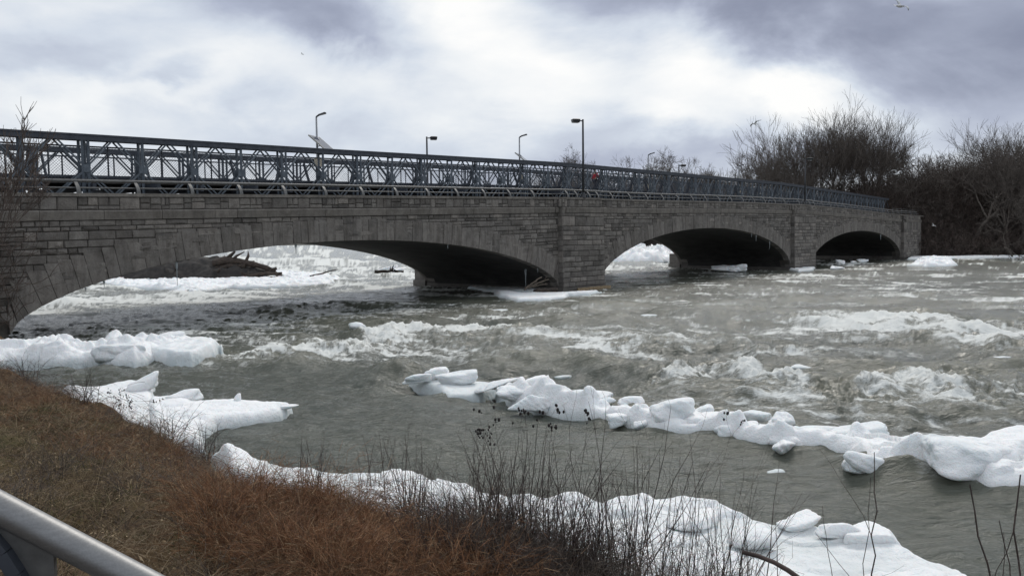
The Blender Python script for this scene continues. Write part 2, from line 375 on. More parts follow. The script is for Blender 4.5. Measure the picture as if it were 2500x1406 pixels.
def water_fields(X, Y):
    d = np.hypot(X, Y)
    calm = sstep(-.5, .9, poly_sd(CALM, X, Y)); turb = 1 - .86*calm
    ca, sa = math.cos(R(-14)), math.sin(R(-14)); U = X*ca + Y*sa; Vv = -X*sa + Y*ca      # U along the flow
    wx = (fbm(U*.25, Vv*.25, 3, 41) - .5)*3; wy = (fbm(U*.25, Vv*.25, 3, 61) - .5)*3
    swell = fbm(U*.20 + wx*.22, Vv*.40 + wy*.22, 3, 3, .42) - .5
    chop = ridge(U*.40 + wx*.3, Vv*.85 + wy*.35, 3, 9, .42) - .55
    rip = fbm(U*1.6, Vv*3.6, 3, 23) - .5
    amp = sstep(60, 25, d)*.5 + .5
    offb = -((X + 17.4514)*math.cos(.7085) - (Y - 28.4334)*math.sin(.7085)); near_b = sstep(-9, -3, offb)*sstep(18, 13, offb)
    amp = amp*(1 - .72*near_b)
    h = turb*amp*(1.05*swell + .34*chop) + (.11 + .08*turb)*rip*sstep(90, 20, d)
    foam = -.30*calm + 0*X; strk = ridge(U*.9 + wx*.5, Vv*4.6 + wy*.6, 4, 401, .6)
    for pts, ah, wd, fs, trail in WAVES:
        P_ = [at(x, y)[:2] for x, y in pts]
        dd, t, sg = line_d(P_, X, Y); dd = dd + (fbm(U*.8, Vv*.8, 3, 77) - .5)*wd*.9
        end = sstep(0, .10, t)*sstep(1, .90, t)*.7 + .3
        # sg > 0: upstream / far side of the crest
        far = sg > 0
        prof = np.exp(-(dd/np.where(far, wd*1.15, wd*.75))**2)
        h = h + .85*ah*prof*end*(.6 + .8*fbm(U*1.3, Vv*1.3, 3, 31)) 
        ftr = np.where(far, np.exp(-(dd/(wd*.45))**2), np.exp(-np.abs(dd)/trail)*(.55 + .9*sstep(.45, .85, strk)) )
        foam = np.maximum(foam, fs*ftr*(.62 + .55*end*prof))
        h = h + fs*(prof + .35*ftr)*(.15*(ridge(U*2.6 + wx, Vv*4.4, 4, 19, .6) - .55) + .11*(fbm(U*9, Vv*13, 3, 29) - .5))
    r1 = ridge(U*.55 + wx*.5, Vv*1.7 + wy*.6, 5, 101, .6)
    fila = sstep(.60, .86, r1)
    net = ridge(U*1.9 + wx*1.0, Vv*4.4 + wy*1.0, 4, 131, .6); big = fbm(U*.11, Vv*.2, 3, 151)
    net2 = ridge(U*3.4 + wx*1.6, Vv*7.5 + wy*1.4, 4, 231, .65)
    f = np.clip(foam, 0, 1)*(.05 + .75*net + .60*net2)*(.60 + .80*fbm(U*2.6, Vv*4.2, 3, 209)) + turb*(.46*fila*sstep(.32, .62, big) + .26*sstep(.62, .92, net2)*sstep(.38, .64, big) + .12*sstep(.5, .9, net)*sstep(.42, .6, big) + .02)
    # brash ice carried in streaks in the distance and upstream of the bridge
    s_n = fbm(U*.22 + wx*.15, Vv*.95 + wy*.25, 5, 171, .58)
    farm = sstep(21, 34, d)*turb
    f = f + farm*.62*sstep(.46, .72, s_n)*(.30 + .55*net + .50*net2) + farm*.20*sstep(.6, .9, net2)
    # upstream side
    nX, nY = math.cos(.7085), -math.sin(.7085)
    off = -((X + 17.4514)*nX + (Y - 28.4334)*nY)
    ups = sstep(9, 15, off)*sstep(40, 0, X - 5)
    f = f + ups*.27*(.10 + r1*.6 + .7*net2)
    h = h + ups*.30*(ridge(U*.3 + wx*.3, Vv*.6 + wy*.3, 2, 301) - .5)
    silt = np.clip(.30 + 1.5*h + 1.1*(fbm(U*.2, Vv*.4, 3, 191) - .5), 0, 1)*(1 - .65*calm)
    return h, np.clip(f - .10*calm, 0, 1.2), silt
rr = []
y_ = 3.0
while y_ < 900:
    rr.append(y_); y_ += max(.020, y_*y_/5400.0 * (1 if y_ < 55 else 1 + (y_-55)/30))
rr = np.array(rr); na = 960
th = np.radians(np.linspace(-46, 46, na))
RR, TT = np.meshgrid(rr, th, indexing='ij'); X = RR*np.sin(TT); Y = RR*np.cos(TT)
hz, fz, sz = water_fields(X, Y)
keep_flat = sstep(700, 200, RR); hz = hz*keep_flat
V = np.stack([X, Y, hz], -1).reshape(-1, 3)
i, j = np.meshgrid(np.arange(len(rr)-1), np.arange(na-1), indexing='ij'); a = (i*na + j).ravel()
F = np.stack([a, a+1, a+na+1, a+na], -1)
wo = mesh('river_water', V, F, M_WATER, None, True, {'foam': fz.ravel(), 'silt': sz.ravel()}); tag(wo, kind='structure')
print('water verts', len(V))

# river bed / ground sheet under everything, out to the horizon
m, nt, bs = mat('river_bed'); P = pos(nt)
nt.links.new(ramp(nt, [(.3, (.03, .028, .022)), (.7, (.07, .065, .05))], noise(nt, P, .3, 6)).outputs[0], bs.inputs['Base Color']); bs.inputs['Roughness'].default_value = .9
S = 3000
o = mesh('ground', [(-S, -S, -2.5), (S, -S, -2.5), (S, S, -2.5), (-S, S, -2.5)], [(0, 1, 2, 3)], m); tag(o, kind='structure')

# ------------------------------------------------------------------ near bank
m, nt, bs = mat('bank_soil'); P = pos(nt)
n_a = noise(nt, P, 1.1, 6, .65); n_b = noise(nt, P, 8, 6, .7); n_c = noise(nt, mapping(nt, P, (1, 1, 1)), .55, 4)
c = ramp(nt, [(.3, (.022, .014, .008)), (.5, (.075, .048, .024)), (.72, (.17, .115, .060))], n_b).outputs[0]
c = mixc(nt, ramp(nt, [(.47, (0, 0, 0)), (.60, (.85, .85, .85))], n_a).outputs[0], c, (.075, .078, .022))
c = mixc(nt, ramp(nt, [(.45, (0, 0, 0)), (.62, (.75, .75, .75))], n_c).outputs[0], c, (.13, .065, .028))
nt.links.new(c, bs.inputs['Base Color']); bs.inputs['Roughness'].default_value = .95
bump(nt, bs, mth(nt, 'ADD', n_b, mth(nt, 'MULTIPLY', noise(nt, P, 30, 5, .7), .6)), .9, .06); M_SOIL = m
gx = np.arange(-30, 9, .09); gy = np.arange(-3, 30, .09)
GX, GY = np.meshgrid(gx, gy, indexing='ij'); GZ = bank_h(GX, GY)
V = np.stack([GX, GY, GZ], -1).reshape(-1, 3); ny_ = len(gy)
i, j = np.meshgrid(np.arange(len(gx)-1), np.arange(ny_-1), indexing='ij'); a = (i*ny_ + j).ravel()
F = np.stack([a, a+ny_, a+ny_+1, a+1], -1); zz = GZ[:-1, :-1].ravel(); F = F[zz > -.8]
o = mesh('bank_ground', V, F, M_SOIL, None, True); tag(o, kind='structure')

# ------------------------------------------------------------------ stone bridge; s along it, off = distance behind the near face
TH = .7085; BX, BY = -17.4514, 28.4334
def B(s, off, z): return (BX + s*math.sin(TH) - off*math.cos(TH), BY + s*math.cos(TH) + off*math.sin(TH), z)
HS = [(-14, 4.75), (0, 5.22), (15, 5.60), (31.4, 6.0), (43, 6.14), (52, 6.30), (60, 6.42), (70, 6.48), (76, 6.46), (84, 6.36), (95, 6.15), (106, 5.94), (120, 5.92), (140, 5.9)]
def H(s): return float(np.interp(s, [a for a, b in HS], [b for a, b in HS]))
ARCH = [(-.05, 31.35, .30, 3.42, .60), (36.0, 69.0, .30, 4.08, .55), (74.6, 106.1, .45, 3.82, .55)]
def intr(s):
    for a, b, z0, z1, e in ARCH:
        if a < s < b:
            t = (2*s - a - b)/(b - a); return z0 + (z1 - z0)*(1 - t*t)**e
    return None
PIERS = [(31.35, 36.0), (69.0, 74.6)]
def bay(s):
    """how far the face steps forward (towards the viewer) at the piers and abutments"""
    o = 0
    for a, b in PIERS + [(106.1, 114.5)]:
        o = max(o, min(1, max(0, (s - a + .30)/.5))*min(1, max(0, (b + .30 - s)/.3)))
    return .34*o
br = thing('stone_bridge', 'long grey limestone bridge with three arches crossing the river', 'bridge', B(52, 6, 0))
# cores: near and far walls, top slab
def wall_core(name, off, off2, m):
    mb = MB(); ss = np.unique(np.concatenate([np.arange(-14, 116, .35)] + [[a, b, a + 1e-3, b - 1e-3] for a, b, *_ in ARCH]))
    for s0, s1 in zip(ss[:-1], ss[1:]):
        mid = (s0 + s1)/2
        def lo(s):
            q = intr(min(max(s, s0 + 1e-6), s1 - 1e-6)); q = intr(s) if intr(s) is not None else (q if intr(mid) is not None else None)
            return -1.5 if intr(mid) is None else (q if q is not None else intr(mid))
        z00, z10 = lo(s0), lo(s1); t0, t1 = H(s0) - .14, H(s1) - .14
        mb.hexa([B(s0, off, z00), B(s1, off, z10), B(s1, off2, z10), B(s0, off2, z00), B(s0, off, t0), B(s1, off, t1), B(s1, off2, t1), B(s0, off2, t0)])
    return mb.build(name, m, br)
wall_core('wall_core', .06, 1.0, M_MORTAR)
wall_core('rear_wall', 11.2, 12.2, M_STONE)
for a, b, z0, z1, e in ARCH:
    ts = np.concatenate([np.linspace(0, 1, 60)**2*.5, 1 - np.linspace(1, 0, 60)[1:]**2*.5]); V = []; F = []
    ss = a + (b - a)*ts
    for s in ss:
        t = (2*s - a - b)/(b - a); z = z0 + (z1 - z0)*max(0, 1 - t*t)**e
        for off in (.5, 4.4, 8.3, 11.9): V.append(B(s, off, z - .015))
        for off in (.5, 4.4, 8.3, 11.9): V.append(B(s, off, z + .45))
    for i in range(len(ss)-1):
        for k in range(3): F.append((i*8+k, (i+1)*8+k, (i+1)*8+k+1, i*8+k+1)); F.append((i*8+4+k, i*8+5+k, (i+1)*8+5+k, (i+1)*8+4+k))
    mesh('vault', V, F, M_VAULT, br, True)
# pier bodies and their pointed upstream noses, standing on low footings
for k, (a, b) in enumerate(PIERS):
    mb = MB(); a0, b0 = a + .03, b - .03
    mb.hexa([B(a0, .9, -1.5), B(b0, .9, -1.5), B(b0, 11.3, -1.5), B(a0, 11.3, -1.5), B(a0, .9, 5), B(b0, .9, 5), B(b0, 11.3, 5), B(a0, 11.3, 5)])
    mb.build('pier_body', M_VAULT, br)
    mb = MB(); c = (a + b)/2
    base = [B(a, 12.2, 0), B(b, 12.2, 0), B(b - .2, 13.6, 0), B(c + .8, 14.6, 0), B(c - .8, 14.6, 0), B(a + .2, 13.6, 0)]
    def prism(zb, zt, grow, t=.5):
        cx = np.mean(np.array(base), 0); P_ = []
        for z in (zb, zt):
            for q in base:
                q = np.array(q); q = cx + (q - cx)*(1 + grow); q[2] = z; P_.append(q)
        mb.add(P_, [tuple(range(5, -1, -1)), tuple(range(6, 12))] + [(i, (i+1) % 6, (i+1) % 6+6, i+6) for i in range(6)], t)
    prism(-1, .42, .08, .7); prism(.424, 1.5, 0, .4); mb.build('pier_nose', M_STONE, br)
    mb = MB(); mb.hexa([B(a-.1, -.45, -1.5), B(b+.1, -.45, -1.5), B(b+.1, 12.0, -1.5), B(a-.1, 12.0, -1.5), B(a-.1, -.45, .26), B(b+.1, -.45, .26), B(b+.1, 12.0, .26), B(a-.1, 12.0, .26)], .3)
    mb.build('pier_footing', M_STONE, br)
# rock-faced stones
def stone(mb, s0, s1, z00, z01, z10, z11, off, prot, r, lean=0.0):
    """z00,z01 bottom at s0,s1; z10,z11 top; front face bulges by prot"""
    g = .011; s0 += g; s1 -= g; z00 += g; z01 += g; z10 -= g; z11 -= g
    if s1 - s0 < .06: return
    ins = min(.035, (s1-s0)*.2, (z10-z00)*.2)
    o = off; bk = off + .09
    P_ = [B(s0, bk, z00), B(s1, bk, z01), B(s1, bk, z11), B(s0, bk, z10), B(s0, o, z00), B(s1, o, z01), B(s1, o, z11), B(s0, o, z10)]
    j = lambda: (r.random() - .5)*.03
    pr = [prot*(.4 + .9*r.random()) for _ in range(5)]
    P_ += [B(s0+ins+j(), o-pr[0], z00+ins+j()*.5), B(s1-ins+j(), o-pr[1], z01+ins+j()*.5), B(s1-ins+j(), o-pr[2], z11-ins+j()*.5), B(s0+ins+j(), o-pr[3], z10-ins+j()*.5)]
    cs = s0 + (s1-s0)*(.35 + .3*r.random()); cz = (z00+z01+z10+z11)/4 + (z10-z00)*(r.random()-.5)*.3
    P_ += [B(cs, o-pr[4]*1.25, cz)]
    mb.add(P_, [(0, 1, 5, 4), (1, 2, 6, 5), (2, 3, 7, 6), (3, 0, 4, 7), (4, 5, 9, 8), (5, 6, 10, 9), (6, 7, 11, 10), (7, 4, 8, 11), (8, 9, 12), (9, 10, 12), (10, 11, 12), (11, 8, 12)], r.random())
rs = random.Random(4)
mb = MB()
zc = 0.0; k = 0
while zc < 6.4:                      # courses measured down from the string course
    hh = rs.choice([.17, .22, .28, .33, .24]); s = -9 + rs.random()*.5
    while s < 106:
        wd = rs.uniform(.35, 1.0)*(1.1 if hh > .25 else .9); s1 = s + wd
        if any(s < b - 1e-3 and s1 > a + 1e-3 for a, b in PIERS):
            for a, b in PIERS:
                if s < a < s1: s1 = a
                elif a - 1e-3 <= s < b: s = b; s1 = b + rs.uniform(.3, 1.0)
        T0, T1 = H(s) - 1.0 - zc, H(s1) - 1.0 - zc
        q = intr((s + s1)/2); q0 = intr(s + .01); q1 = intr(s1 - .01)
        top = min(T0, T1)
        okk = top - hh > (max(x for x in (q, q0, q1) if x is not None) + .15 if any(x is not None for x in (q, q0, q1)) else -.6)
        if okk:
            if rs.random() < .16 and hh > .25:
                stone(mb, s, s1, T0-hh, T1-hh, T0-hh*.5, T1-hh*.5, .0, .035, rs); stone(mb, s, s1, T0-hh*.5, T1-hh*.5, T0, T1, 0, .03, rs)
            else: stone(mb, s, s1, T0-hh, T1-hh, T0, T1, rs.uniform(-.02, .02), rs.uniform(.01, .06), rs)
        s = s1
    zc += hh
mb.build('spandrel_wall', M_STONE, br)
# parapet: random ashlar between string course and coping
mb = MB(); s = -12.0
while s < 114:
    wd = rs.uniform(.30, .80); s1 = s + wd; o = -bay((s+s1)/2)
    if any(abs(s - e) < .6 for a, b in PIERS for e in (a, b)): s1 = s + .25
    b0, b1 = H(s) - .62, H(s1) - .62; t0, t1 = H(s) - .135, H(s1) - .135; r = rs.random()
    if r < .25: stone(mb, s, s1, b0, b1, t0, t1, o, .035, rs)
    elif r < .8:
        f = rs.choice([.33, .4, .5, .62]); stone(mb, s, s1, b0, b1, b0+(t0-b0)*f, b1+(t1-b1)*f, o, .03, rs); stone(mb, s, s1, b0+(t0-b0)*f, b1+(t1-b1)*f, t0, t1, o, .03, rs)
    else:
        sm = (s+s1)/2; bm, tm = H(sm) - .62, H(sm) - .135; f = .5
        stone(mb, s, s1, b0, b1, b0+.16, b1+.16, o, .03, rs)
        stone(mb, s, sm, b0+.16, bm+.16, t0, tm, o, .03, rs); stone(mb, sm, s1, bm+.16, b1+.16, tm, t1, o, .03, rs)
    mb.hexa([B(s, o+.06, b0), B(s1, o+.06, b1), B(s1, .6, b1), B(s, .6, b0), B(s, o+.06, t0), B(s1, o+.06, t1), B(s1, .6, t1), B(s, .6, t0)], .05)
    s = s1
mb.build('parapet', M_STONE, br)
# projecting string course, long dressed stones
mb = MB(); s = -12.0
while s < 114.5:
    wd = rs.uniform(1.0, 2.3); s1 = s + wd
    if any(abs(s - e) < 1.4 for a, b in PIERS for e in (a, b)): s1 = s + .35
    o = -bay((s+s1)/2) - .13 + rs.uniform(-.012, .012); g = .008
    zb0, zb1, zt0, zt1 = H(s) - .985, H(s1) - .985, H(s) - .63, H(s1) - .63
    mb.hexa([B(s+g, o+.05, zb0), B(s1-g, o+.05, zb1), B(s1-g, .3, zb1), B(s+g, .3, zb0), B(s+g, o, zt0-.05), B(s1-g, o, zt1-.05), B(s1-g, .3, zt1-.05), B(s+g, .3, zt0-.05)], rs.random())
    mb.hexa([B(s+g, o, zt0-.048), B(s1-g, o, zt1-.048), B(s1-g, .3, zt1-.048), B(s+g, .3, zt0-.048), B(s+g, o+.05, zt0), B(s1-g, o+.05, zt1), B(s1-g, .3, zt1), B(s+g, .3, zt0)], .9)
    s = s1
mb.build('string_course', M_COPING, br)
# coping
mb = MB(); s = -12.0
while s < 114.8:
    s1 = s + (.5 if any(abs(s - e) < 1.2 for a, b in PIERS for e in (a, b)) else 2.4); o0, o1 = -bay(s+.02) - .07, -bay(s1-.02) - .07; g = .004
    P_ = []
    for z in (-.13, 0): P_ += [B(s+g, o0, H(s)+z), B(s1-g, o1, H(s1)+z), B(s1-g, .75, H(s1)+z), B(s+g, .75, H(s)+z)]
    mb.hexa(P_, rs.random()); s = s1
mb.build('coping', M_COPING, br)
# arch rings: stepped voussoirs standing a little proud
for a, b, z0, z1, e in ARCH:
    mb = MB(); N = 4000; ss = a + (b-a)*(1 - np.cos(np.linspace(0, math.pi, N)))/2; tt = (2*ss-a-b)/(b-a)
    zz_ = z0 + (z1-z0)*np.maximum(0, 1-tt*tt)**e; arc = np.concatenate([[0], np.cumsum(np.hypot(np.diff(ss), np.diff(zz_)))])
    cuts = [0]
    while cuts[-1] < arc[-1] - .3: cuts.append(cuts[-1] + rs.uniform(.36, .70))
    cuts[-1] = arc[-1]; cs = np.interp(cuts, arc, ss)
    def ptdir(s):
        t = (2*s-a-b)/(b-a); z = z0 + (z1-z0)*max(0, 1-t*t)**e
        sl = (z1-z0)*e*(max(1-t*t, .02))**(e-1)*(-2*t)*2/(b-a)
        ph = -.80*math.atan(sl); ph = max(-.85, min(.85, ph)); return np.array([s, z]), np.array([math.sin(ph), math.cos(ph)])
    for s0, s1 in zip(cs[:-1], cs[1:]):
        p0, d0 = ptdir(s0); p1, d1 = ptdir(s1); mid = abs((s0+s1-a-b)/(b-a))
        L = 1.0 + .22*mid**3 + rs.uniform(-.03, .07); zt = ((p0+d0*L)[1] + (p1+d1*L)[1])/2 + .03
        zt = min(zt, H((s0+s1)/2) - 1.0)
        q0 = p0 + d0*(zt-p0[1])/d0[1]; q1 = p1 + d1*(zt-p1[1])/d1[1]; g = .006
        lim = (a - .02, b + .02)
        q0[0] = min(max(q0[0], lim[0]), lim[1]); q1[0] = min(max(q1[0], lim[0]), lim[1])
        o = -.050 + rs.uniform(-.02, .02); t = rs.random(); c = .014
        fr = [p0 + [g, 0], p1 - [g, 0], q1 - [g, .008], q0 + [g, -.008]]; ctr = sum(fr)/4
        P_ = [B(x[0], .55, x[1]) for x in fr] + [B(x[0], o+c, x[1]) for x in fr]
        inn = [x + (ctr-x)/np.linalg.norm(ctr-x)*.022 for x in fr]; P_ += [B(x[0], o, x[1]) for x in inn]
        mb.add(P_, [(0, 1, 5, 4), (1, 2, 6, 5), (2, 3, 7, 6), (3, 0, 4, 7), (4, 5, 9, 8), (5, 6, 10, 9), (6, 7, 11, 10), (7, 4, 8, 11), (8, 9, 10, 11)], t)
    mb.build('arch_ring', M_VOUS, br)
# coursed pier fronts and far abutment, with returns so the joints read round the corner
def pier_front(a, b, name):
    mb = MB(); z = .27; top = H((a+b)/2) - 1.0; k = 0
    o0 = .36
    mb.hexa([B(a+.04, -o0+.07, -1.5), B(b-.04, -o0+.07, -1.5), B(b-.04, .9, -1.5), B(a+.04, .9, -1.5), B(a+.04, -o0+.10, top+.3), B(b-.04, -o0+.10, top+.3), B(b-.04, .9, top+.3), B(a+.04, .9, top+.3)], .05)
    while z < top - .05:
        hh = rs.choice([.30, .33, .36]) if top - z > 1.0 else (.62 if top - z < .9 and top - z > .5 else top - z)
        hh = min(hh, top - z); s = a + .015; bat = (top - z)*.012
        o = -o0 - bat
        while s < b - .05:
            s1 = min(s + rs.uniform(.55, 1.3), b - .015)
            if b - s1 < .35: s1 = b - .015
            stone(mb, s, s1, z, z, z+hh, z+hh, o, rs.uniform(.02, .055), rs); s = s1
        for sd_, q in ((a, -1), (b, 1)):      # corner returns
            x0, x1 = sd_ - q*.10, sd_ + q*.012
            P_ = [B(min(x0, x1), o, z+.01), B(max(x0, x1), o, z+.01), B(max(x0, x1), .3, z+.01), B(min(x0, x1), .3, z+.01)]
            mb.hexa(P_ + [(x, y, z+hh-.01) for x, y, _ in P_], rs.random())
        z += hh; k += 1
    mb.build(name, M_STONE, br)
for a, b in PIERS: pier_front(a, b, 'pier_front')
pier_front(106.15, 114.4, 'abutment')
mb = MB(); mb.hexa([B(-14, .2, -2), B(-.02, .2, -2), B(-.02, 12, -2), B(-14, 12, -2), B(-14, .2, 4.2), B(-.02, .2, 4.7), B(-.02, 12, 4.7), B(-14, 12, 4.2)], .4)
mb.build('abutment_core', M_STONE, br); mb = MB(); mb.hexa([B(106.12, .5, -2), B(116, .5, -2), B(116, 12, -2), B(106.12, 12, -2), B(106.12, .5, 4.9), B(116, .5, 4.8), B(116, 12, 4.8), B(106.12, 12, 4.9)], .4)
mb.build('abutment_core', M_STONE, br)
# timber crib edge showing at the waterline of the first pier
mb = MB()
for k in range(9): mb.beam(B(32.6 + k*.42, -.62 - .0*k, .05), B(33.0 + k*.42, -.62, .05), .10, .26 + .03*(k % 2), t=rs.random())
mb.build('timber_crib', M_TIMBER, br)
# deck slab
mb = MB(); ss = np.linspace(-14, 116, 53)
for s0, s1 in zip(ss[:-1], ss[1:]):
    P_ = [B(s0, .76, H(s0)-.55), B(s1, .76, H(s1)-.55), B(s1, 11.4, H(s1)-.55), B(s0, 11.4, H(s0)-.55), B(s0, .76, H(s0)-.25), B(s1, .76, H(s1)-.25), B(s1, 11.4, H(s1)-.25), B(s0, 11.4, H(s0)-.25)]
    mb.hexa(P_)
mb.build('road_slab', M_DECK, br)
mb = MB()
for s0, s1 in zip(ss[:-1], ss[1:]):
    mb.hexa([B(s0, 11.45, H(s0)-.13), B(s1, 11.45, H(s1)-.13), B(s1, 12.3, H(s1)-.13), B(s0, 12.3, H(s0)-.13), B(s0, 11.45, H(s0)), B(s1, 11.45, H(s1)), B(s1, 12.3, H(s1)), B(s0, 12.3, H(s0))], rs.random())
mb.build('rear_coping', M_COPING, br)

# ------------------------------------------------------------------ low tubular railing on the coping
def rail_post_mb(base_fn, hgt=.47, wd=.13):
    """curved flat plate: foot outside, head leaning in. base_fn(along, inward, up)"""
    mb = MB(); N = 7; prof = []
    for k in range(N):
        u = k/(N-1); inn = .30*u**2.0 - .02; prof.append((inn, u*(hgt-.02)))
    for k in range(N-1):
        (i0, z0_), (i1, z1_) = prof[k], prof[k+1]; th_ = .055
        w0, w1 = wd/2*(1.15 - .3*k/N), wd/2*(1.15 - .3*(k+1)/N)
        mb.hexa([base_fn(-w0, i0, z0_), base_fn(w0, i0, z0_), base_fn(w0, i0+th_, z0_), base_fn(-w0, i0+th_, z0_), base_fn(-w1, i1, z1_), base_fn(w1, i1, z1_), base_fn(w1, i1+th_, z1_), base_fn(-w1, i1+th_, z1_)])
    return mb
rl = thing('parapet_railing', 'low grey two-tube metal railing along the near coping of the stone bridge', 'railing', B(50, .2, 6))
def rail_line(off, z):
    ss = np.arange(-12, 113.6, .5); return [B(s, off - bay(s), H(s) + z) for s in ss]
mb = MB(); mb.tube(rail_line(.30, .47), .058, 8); mb.build('top_rail', M_RAIL, rl, True)
mb = MB(); mb.tube(rail_line(.14, .20), .034, 6); mb.build('lower_rail', M_RAIL, rl, True)
posts = [s for s in np.arange(-8.6, 31, 2.21)] + [32.0, 33.0, 34.4, 35.4] + list(np.arange(37.6, 69, 2.3)) + [70.2, 71.6, 73.0] + list(np.arange(75.2, 107, 2.3)) + [109.6, 112.2]
for s in posts:
    fn = lambda al, inn, z, s=s: B(s + al, -.02 + inn - bay(s), H(s) + z)
    rail_post_mb(fn).build('post', M_RAIL, rl)

# ------------------------------------------------------------------ temporary steel truss footbridge standing on the deck
TZ = [(-14, 7.25), (0, 7.53), (6.75, 7.70), (15.2, 7.90), (34.4, 8.42), (46.7, 8.52), (60.4, 8.60), (70.6, 8.68), (78, 8.58), (106.7, 8.09)]
def T(s): return float(np.interp(s, [a for a, b in TZ], [b for a, b in TZ]))
tb = thing('truss_bridge', 'dark grey temporary steel truss bridge standing on top of the stone bridge', 'truss bridge', B(50, 4, 6))
S0 = -10.0; PER = 2.25; NPAN = 52
joints = [S0 + k*PER for k in range(NPAN+1)]
TOFF = {'near': (1.85, 2.20), 'far': (7.1, 7.45)}
DEPTH = 2.32
for side, offs in TOFF.items():
    for off in offs:
        for nm, dz, hh in (('top_chord', -.09, .17), ('bottom_chord', -DEPTH, .16)):
            mb = MB(); ps = [B(s, off, T(s) + dz) for s in joints]
            for k in range(NPAN):
                j0, j1 = np.array(ps[k]), np.array(ps[k+1])
                mb.beam(j0, j1, .12, hh, t=rs.random())
            # bolted reinforcement bar carried on the near chord
            if nm == 'top_chord' and side == 'far' and off == offs[0]:
                for k in range(NPAN): mb.beam(np.array(ps[k]) + (0, 0, .125), np.array(ps[k+1]) + (0, 0, .11), .12, .045, t=.2)
            if nm == 'top_chord' and side == 'near' and off == offs[0]:
                for k in range(NPAN): mb.beam(np.array(ps[k]) + (0, 0, .125), np.array(ps[k+1]) + (0, 0, .125), .16, .07, t=.2)
            mb.build(nm, M_CHORD, tb)
for side, offs in TOFF.items():
    for k in range(NPAN):
        s0, s1 = joints[k], joints[k+1]; c = (s0+s1)/2
        if side == 'far' and (s0 > 98): continue
        mb = MB()
        for q, off in enumerate(offs):
            zt = lambda s: T(s) - .17
            zb = lambda s: T(s) - DEPTH + .08
            zg = lambda s: T(s) - 1.26
            top0 = B(c-.10, off, zt(c)); top1 = B(c+.10, off, zt(c)); bot0 = B(c-.1, off, zb(c)); bot1 = B(c+.1, off, zb(c))
            t = rs.random()
            mb.beam(B(s0+.07, off, zg(s0)+.1), top0, .05, .058, t=t); mb.beam(B(s1-.07, off, zg(s1)+.1), top1, .05, .058, t=t)
            mb.beam(B(s0+.07, off, zg(s0)-.1), bot0, .05, .058, t=t); mb.beam(B(s1-.07, off, zg(s1)-.1), bot1, .05, .058, t=t)
            if k % 2 == 0:
                mb.beam(B(s0-.11, off, zb(s0)), B(s0-.11, off, zt(s0)), .09, .08, t=t); mb.beam(B(s0+.11, off, zb(s0)), B(s0+.11, off, zt(s0)), .09, .08, t=t)
            else: mb.beam(B(s0, off, zb(s0)), B(s0, off, zt(s0)), .09, .09, t=t)
            mb.hexa([B(s0-.16, off-.05, zg(s0)-.15), B(s0+.16, off-.05, zg(s0)-.15), B(s0+.16, off+.03, zg(s0)-.15), B(s0-.16, off+.03, zg(s0)-.15), B(s0-.16, off-.05, zg(s0)+.15), B(s0+.16, off-.05, zg(s0)+.15), B(s0+.16, off+.03, zg(s0)+.15), B(s0-.16, off+.03, zg(s0)+.15)], t)
        # bracing frame between the twin planes
        mb.beam(B(s0, offs[0], T(s0)-.2), B(s0, offs[1], T(s0)-.2), .06, .06); mb.beam(B(s0, offs[0], T(s0)-1.3), B(s0, offs[1], T(s0)-1.3), .06, .06)
        mb.build('panel', M_STEEL, tb)
# raking struts to the cross beams, decking, inner fence
mb = MB()
for k in range(0, NPAN-1, 2):
    for off, sg in ((2.45, 1), (6.85, -1)):
        s = joints[k] + .25; mb.beam(B(s, off - .12*sg, T(s)-.25), B(s, off + .55*sg, T(s)-1.75), .16, .06, up=(math.sin(TH), math.cos(TH), 0))
mb.build('raker', M_CHORD, tb)
mb = MB()
for k in range(NPAN+1):
    s = joints[k] + .2; mb.beam(B(s, .95 if k % 2 else 1.6, T(s)-1.98), B(s, 7.6, T(s)-1.98), .14, .26)
mb.build('cross_beam', M_CHORD, tb)
mb = MB()
for k in range(NPAN):
    s0, s1 = joints[k], joints[k+1]
    mb.hexa([B(s0, 2.5, T(s0)-1.80), B(s1, 2.5, T(s1)-1.80), B(s1, 6.8, T(s1)-1.80), B(s0, 6.8, T(s0)-1.80), B(s0, 2.5, T(s0)-1.66), B(s1, 2.5, T(s1)-1.66), B(s1, 6.8, T(s1)-1.66), B(s0, 6.8, T(s0)-1.66)])
mb.build('deck', M_DECK, tb)
for off in (2.55, 6.75):  # bands added along the deck edges to darken the strip under the truss
    mb = MB()
    for k in range(NPAN): mb.beam(B(joints[k], off, T(joints[k])-1.56), B(joints[k+1], off, T(joints[k+1])-1.56), .05, .16)
    mb.build('darkening_band', M_CHORD, tb)
# chain-link mesh: woven wire with clear gaps
m, nt, bs = mat('chain_link'); P = pos(nt)
sp = nd(nt, 'ShaderNodeSeparateXYZ'); nt.links.new(P, sp.inputs[0])
al = mth(nt, 'ADD', mth(nt, 'MULTIPLY', sp.outputs[0], math.sin(TH)), mth(nt, 'MULTIPLY', sp.outputs[1], math.cos(TH)))
def wire(sign):
    u = mth(nt, 'MULTIPLY', mth(nt, 'ADD', al, mth(nt, 'MULTIPLY', sp.outputs[2], sign)), 1/.12)
    fr = mth(nt, 'ABSOLUTE', mth(nt, 'SUBTRACT', mth(nt, 'FRACT', u), .5)); return mth(nt, 'LESS_THAN', fr, .05)
wv = mth(nt, 'MAXIMUM', wire(1.0), wire(-1.0))
tr = nd(nt, 'ShaderNodeBsdfTransparent'); mxs = nd(nt, 'ShaderNodeMixShader'); nt.links.new(wv, mxs.inputs[0]); nt.links.new(tr.outputs[0], mxs.inputs[1]); nt.links.new(bs.outputs[0], mxs.inputs[2])
nt.links.new(mxs.outputs[0], nt.nodes['Material Output'].inputs[0]); bs.inputs['Base Color'].default_value = (.10, .11, .13, 1); M_LINK = m
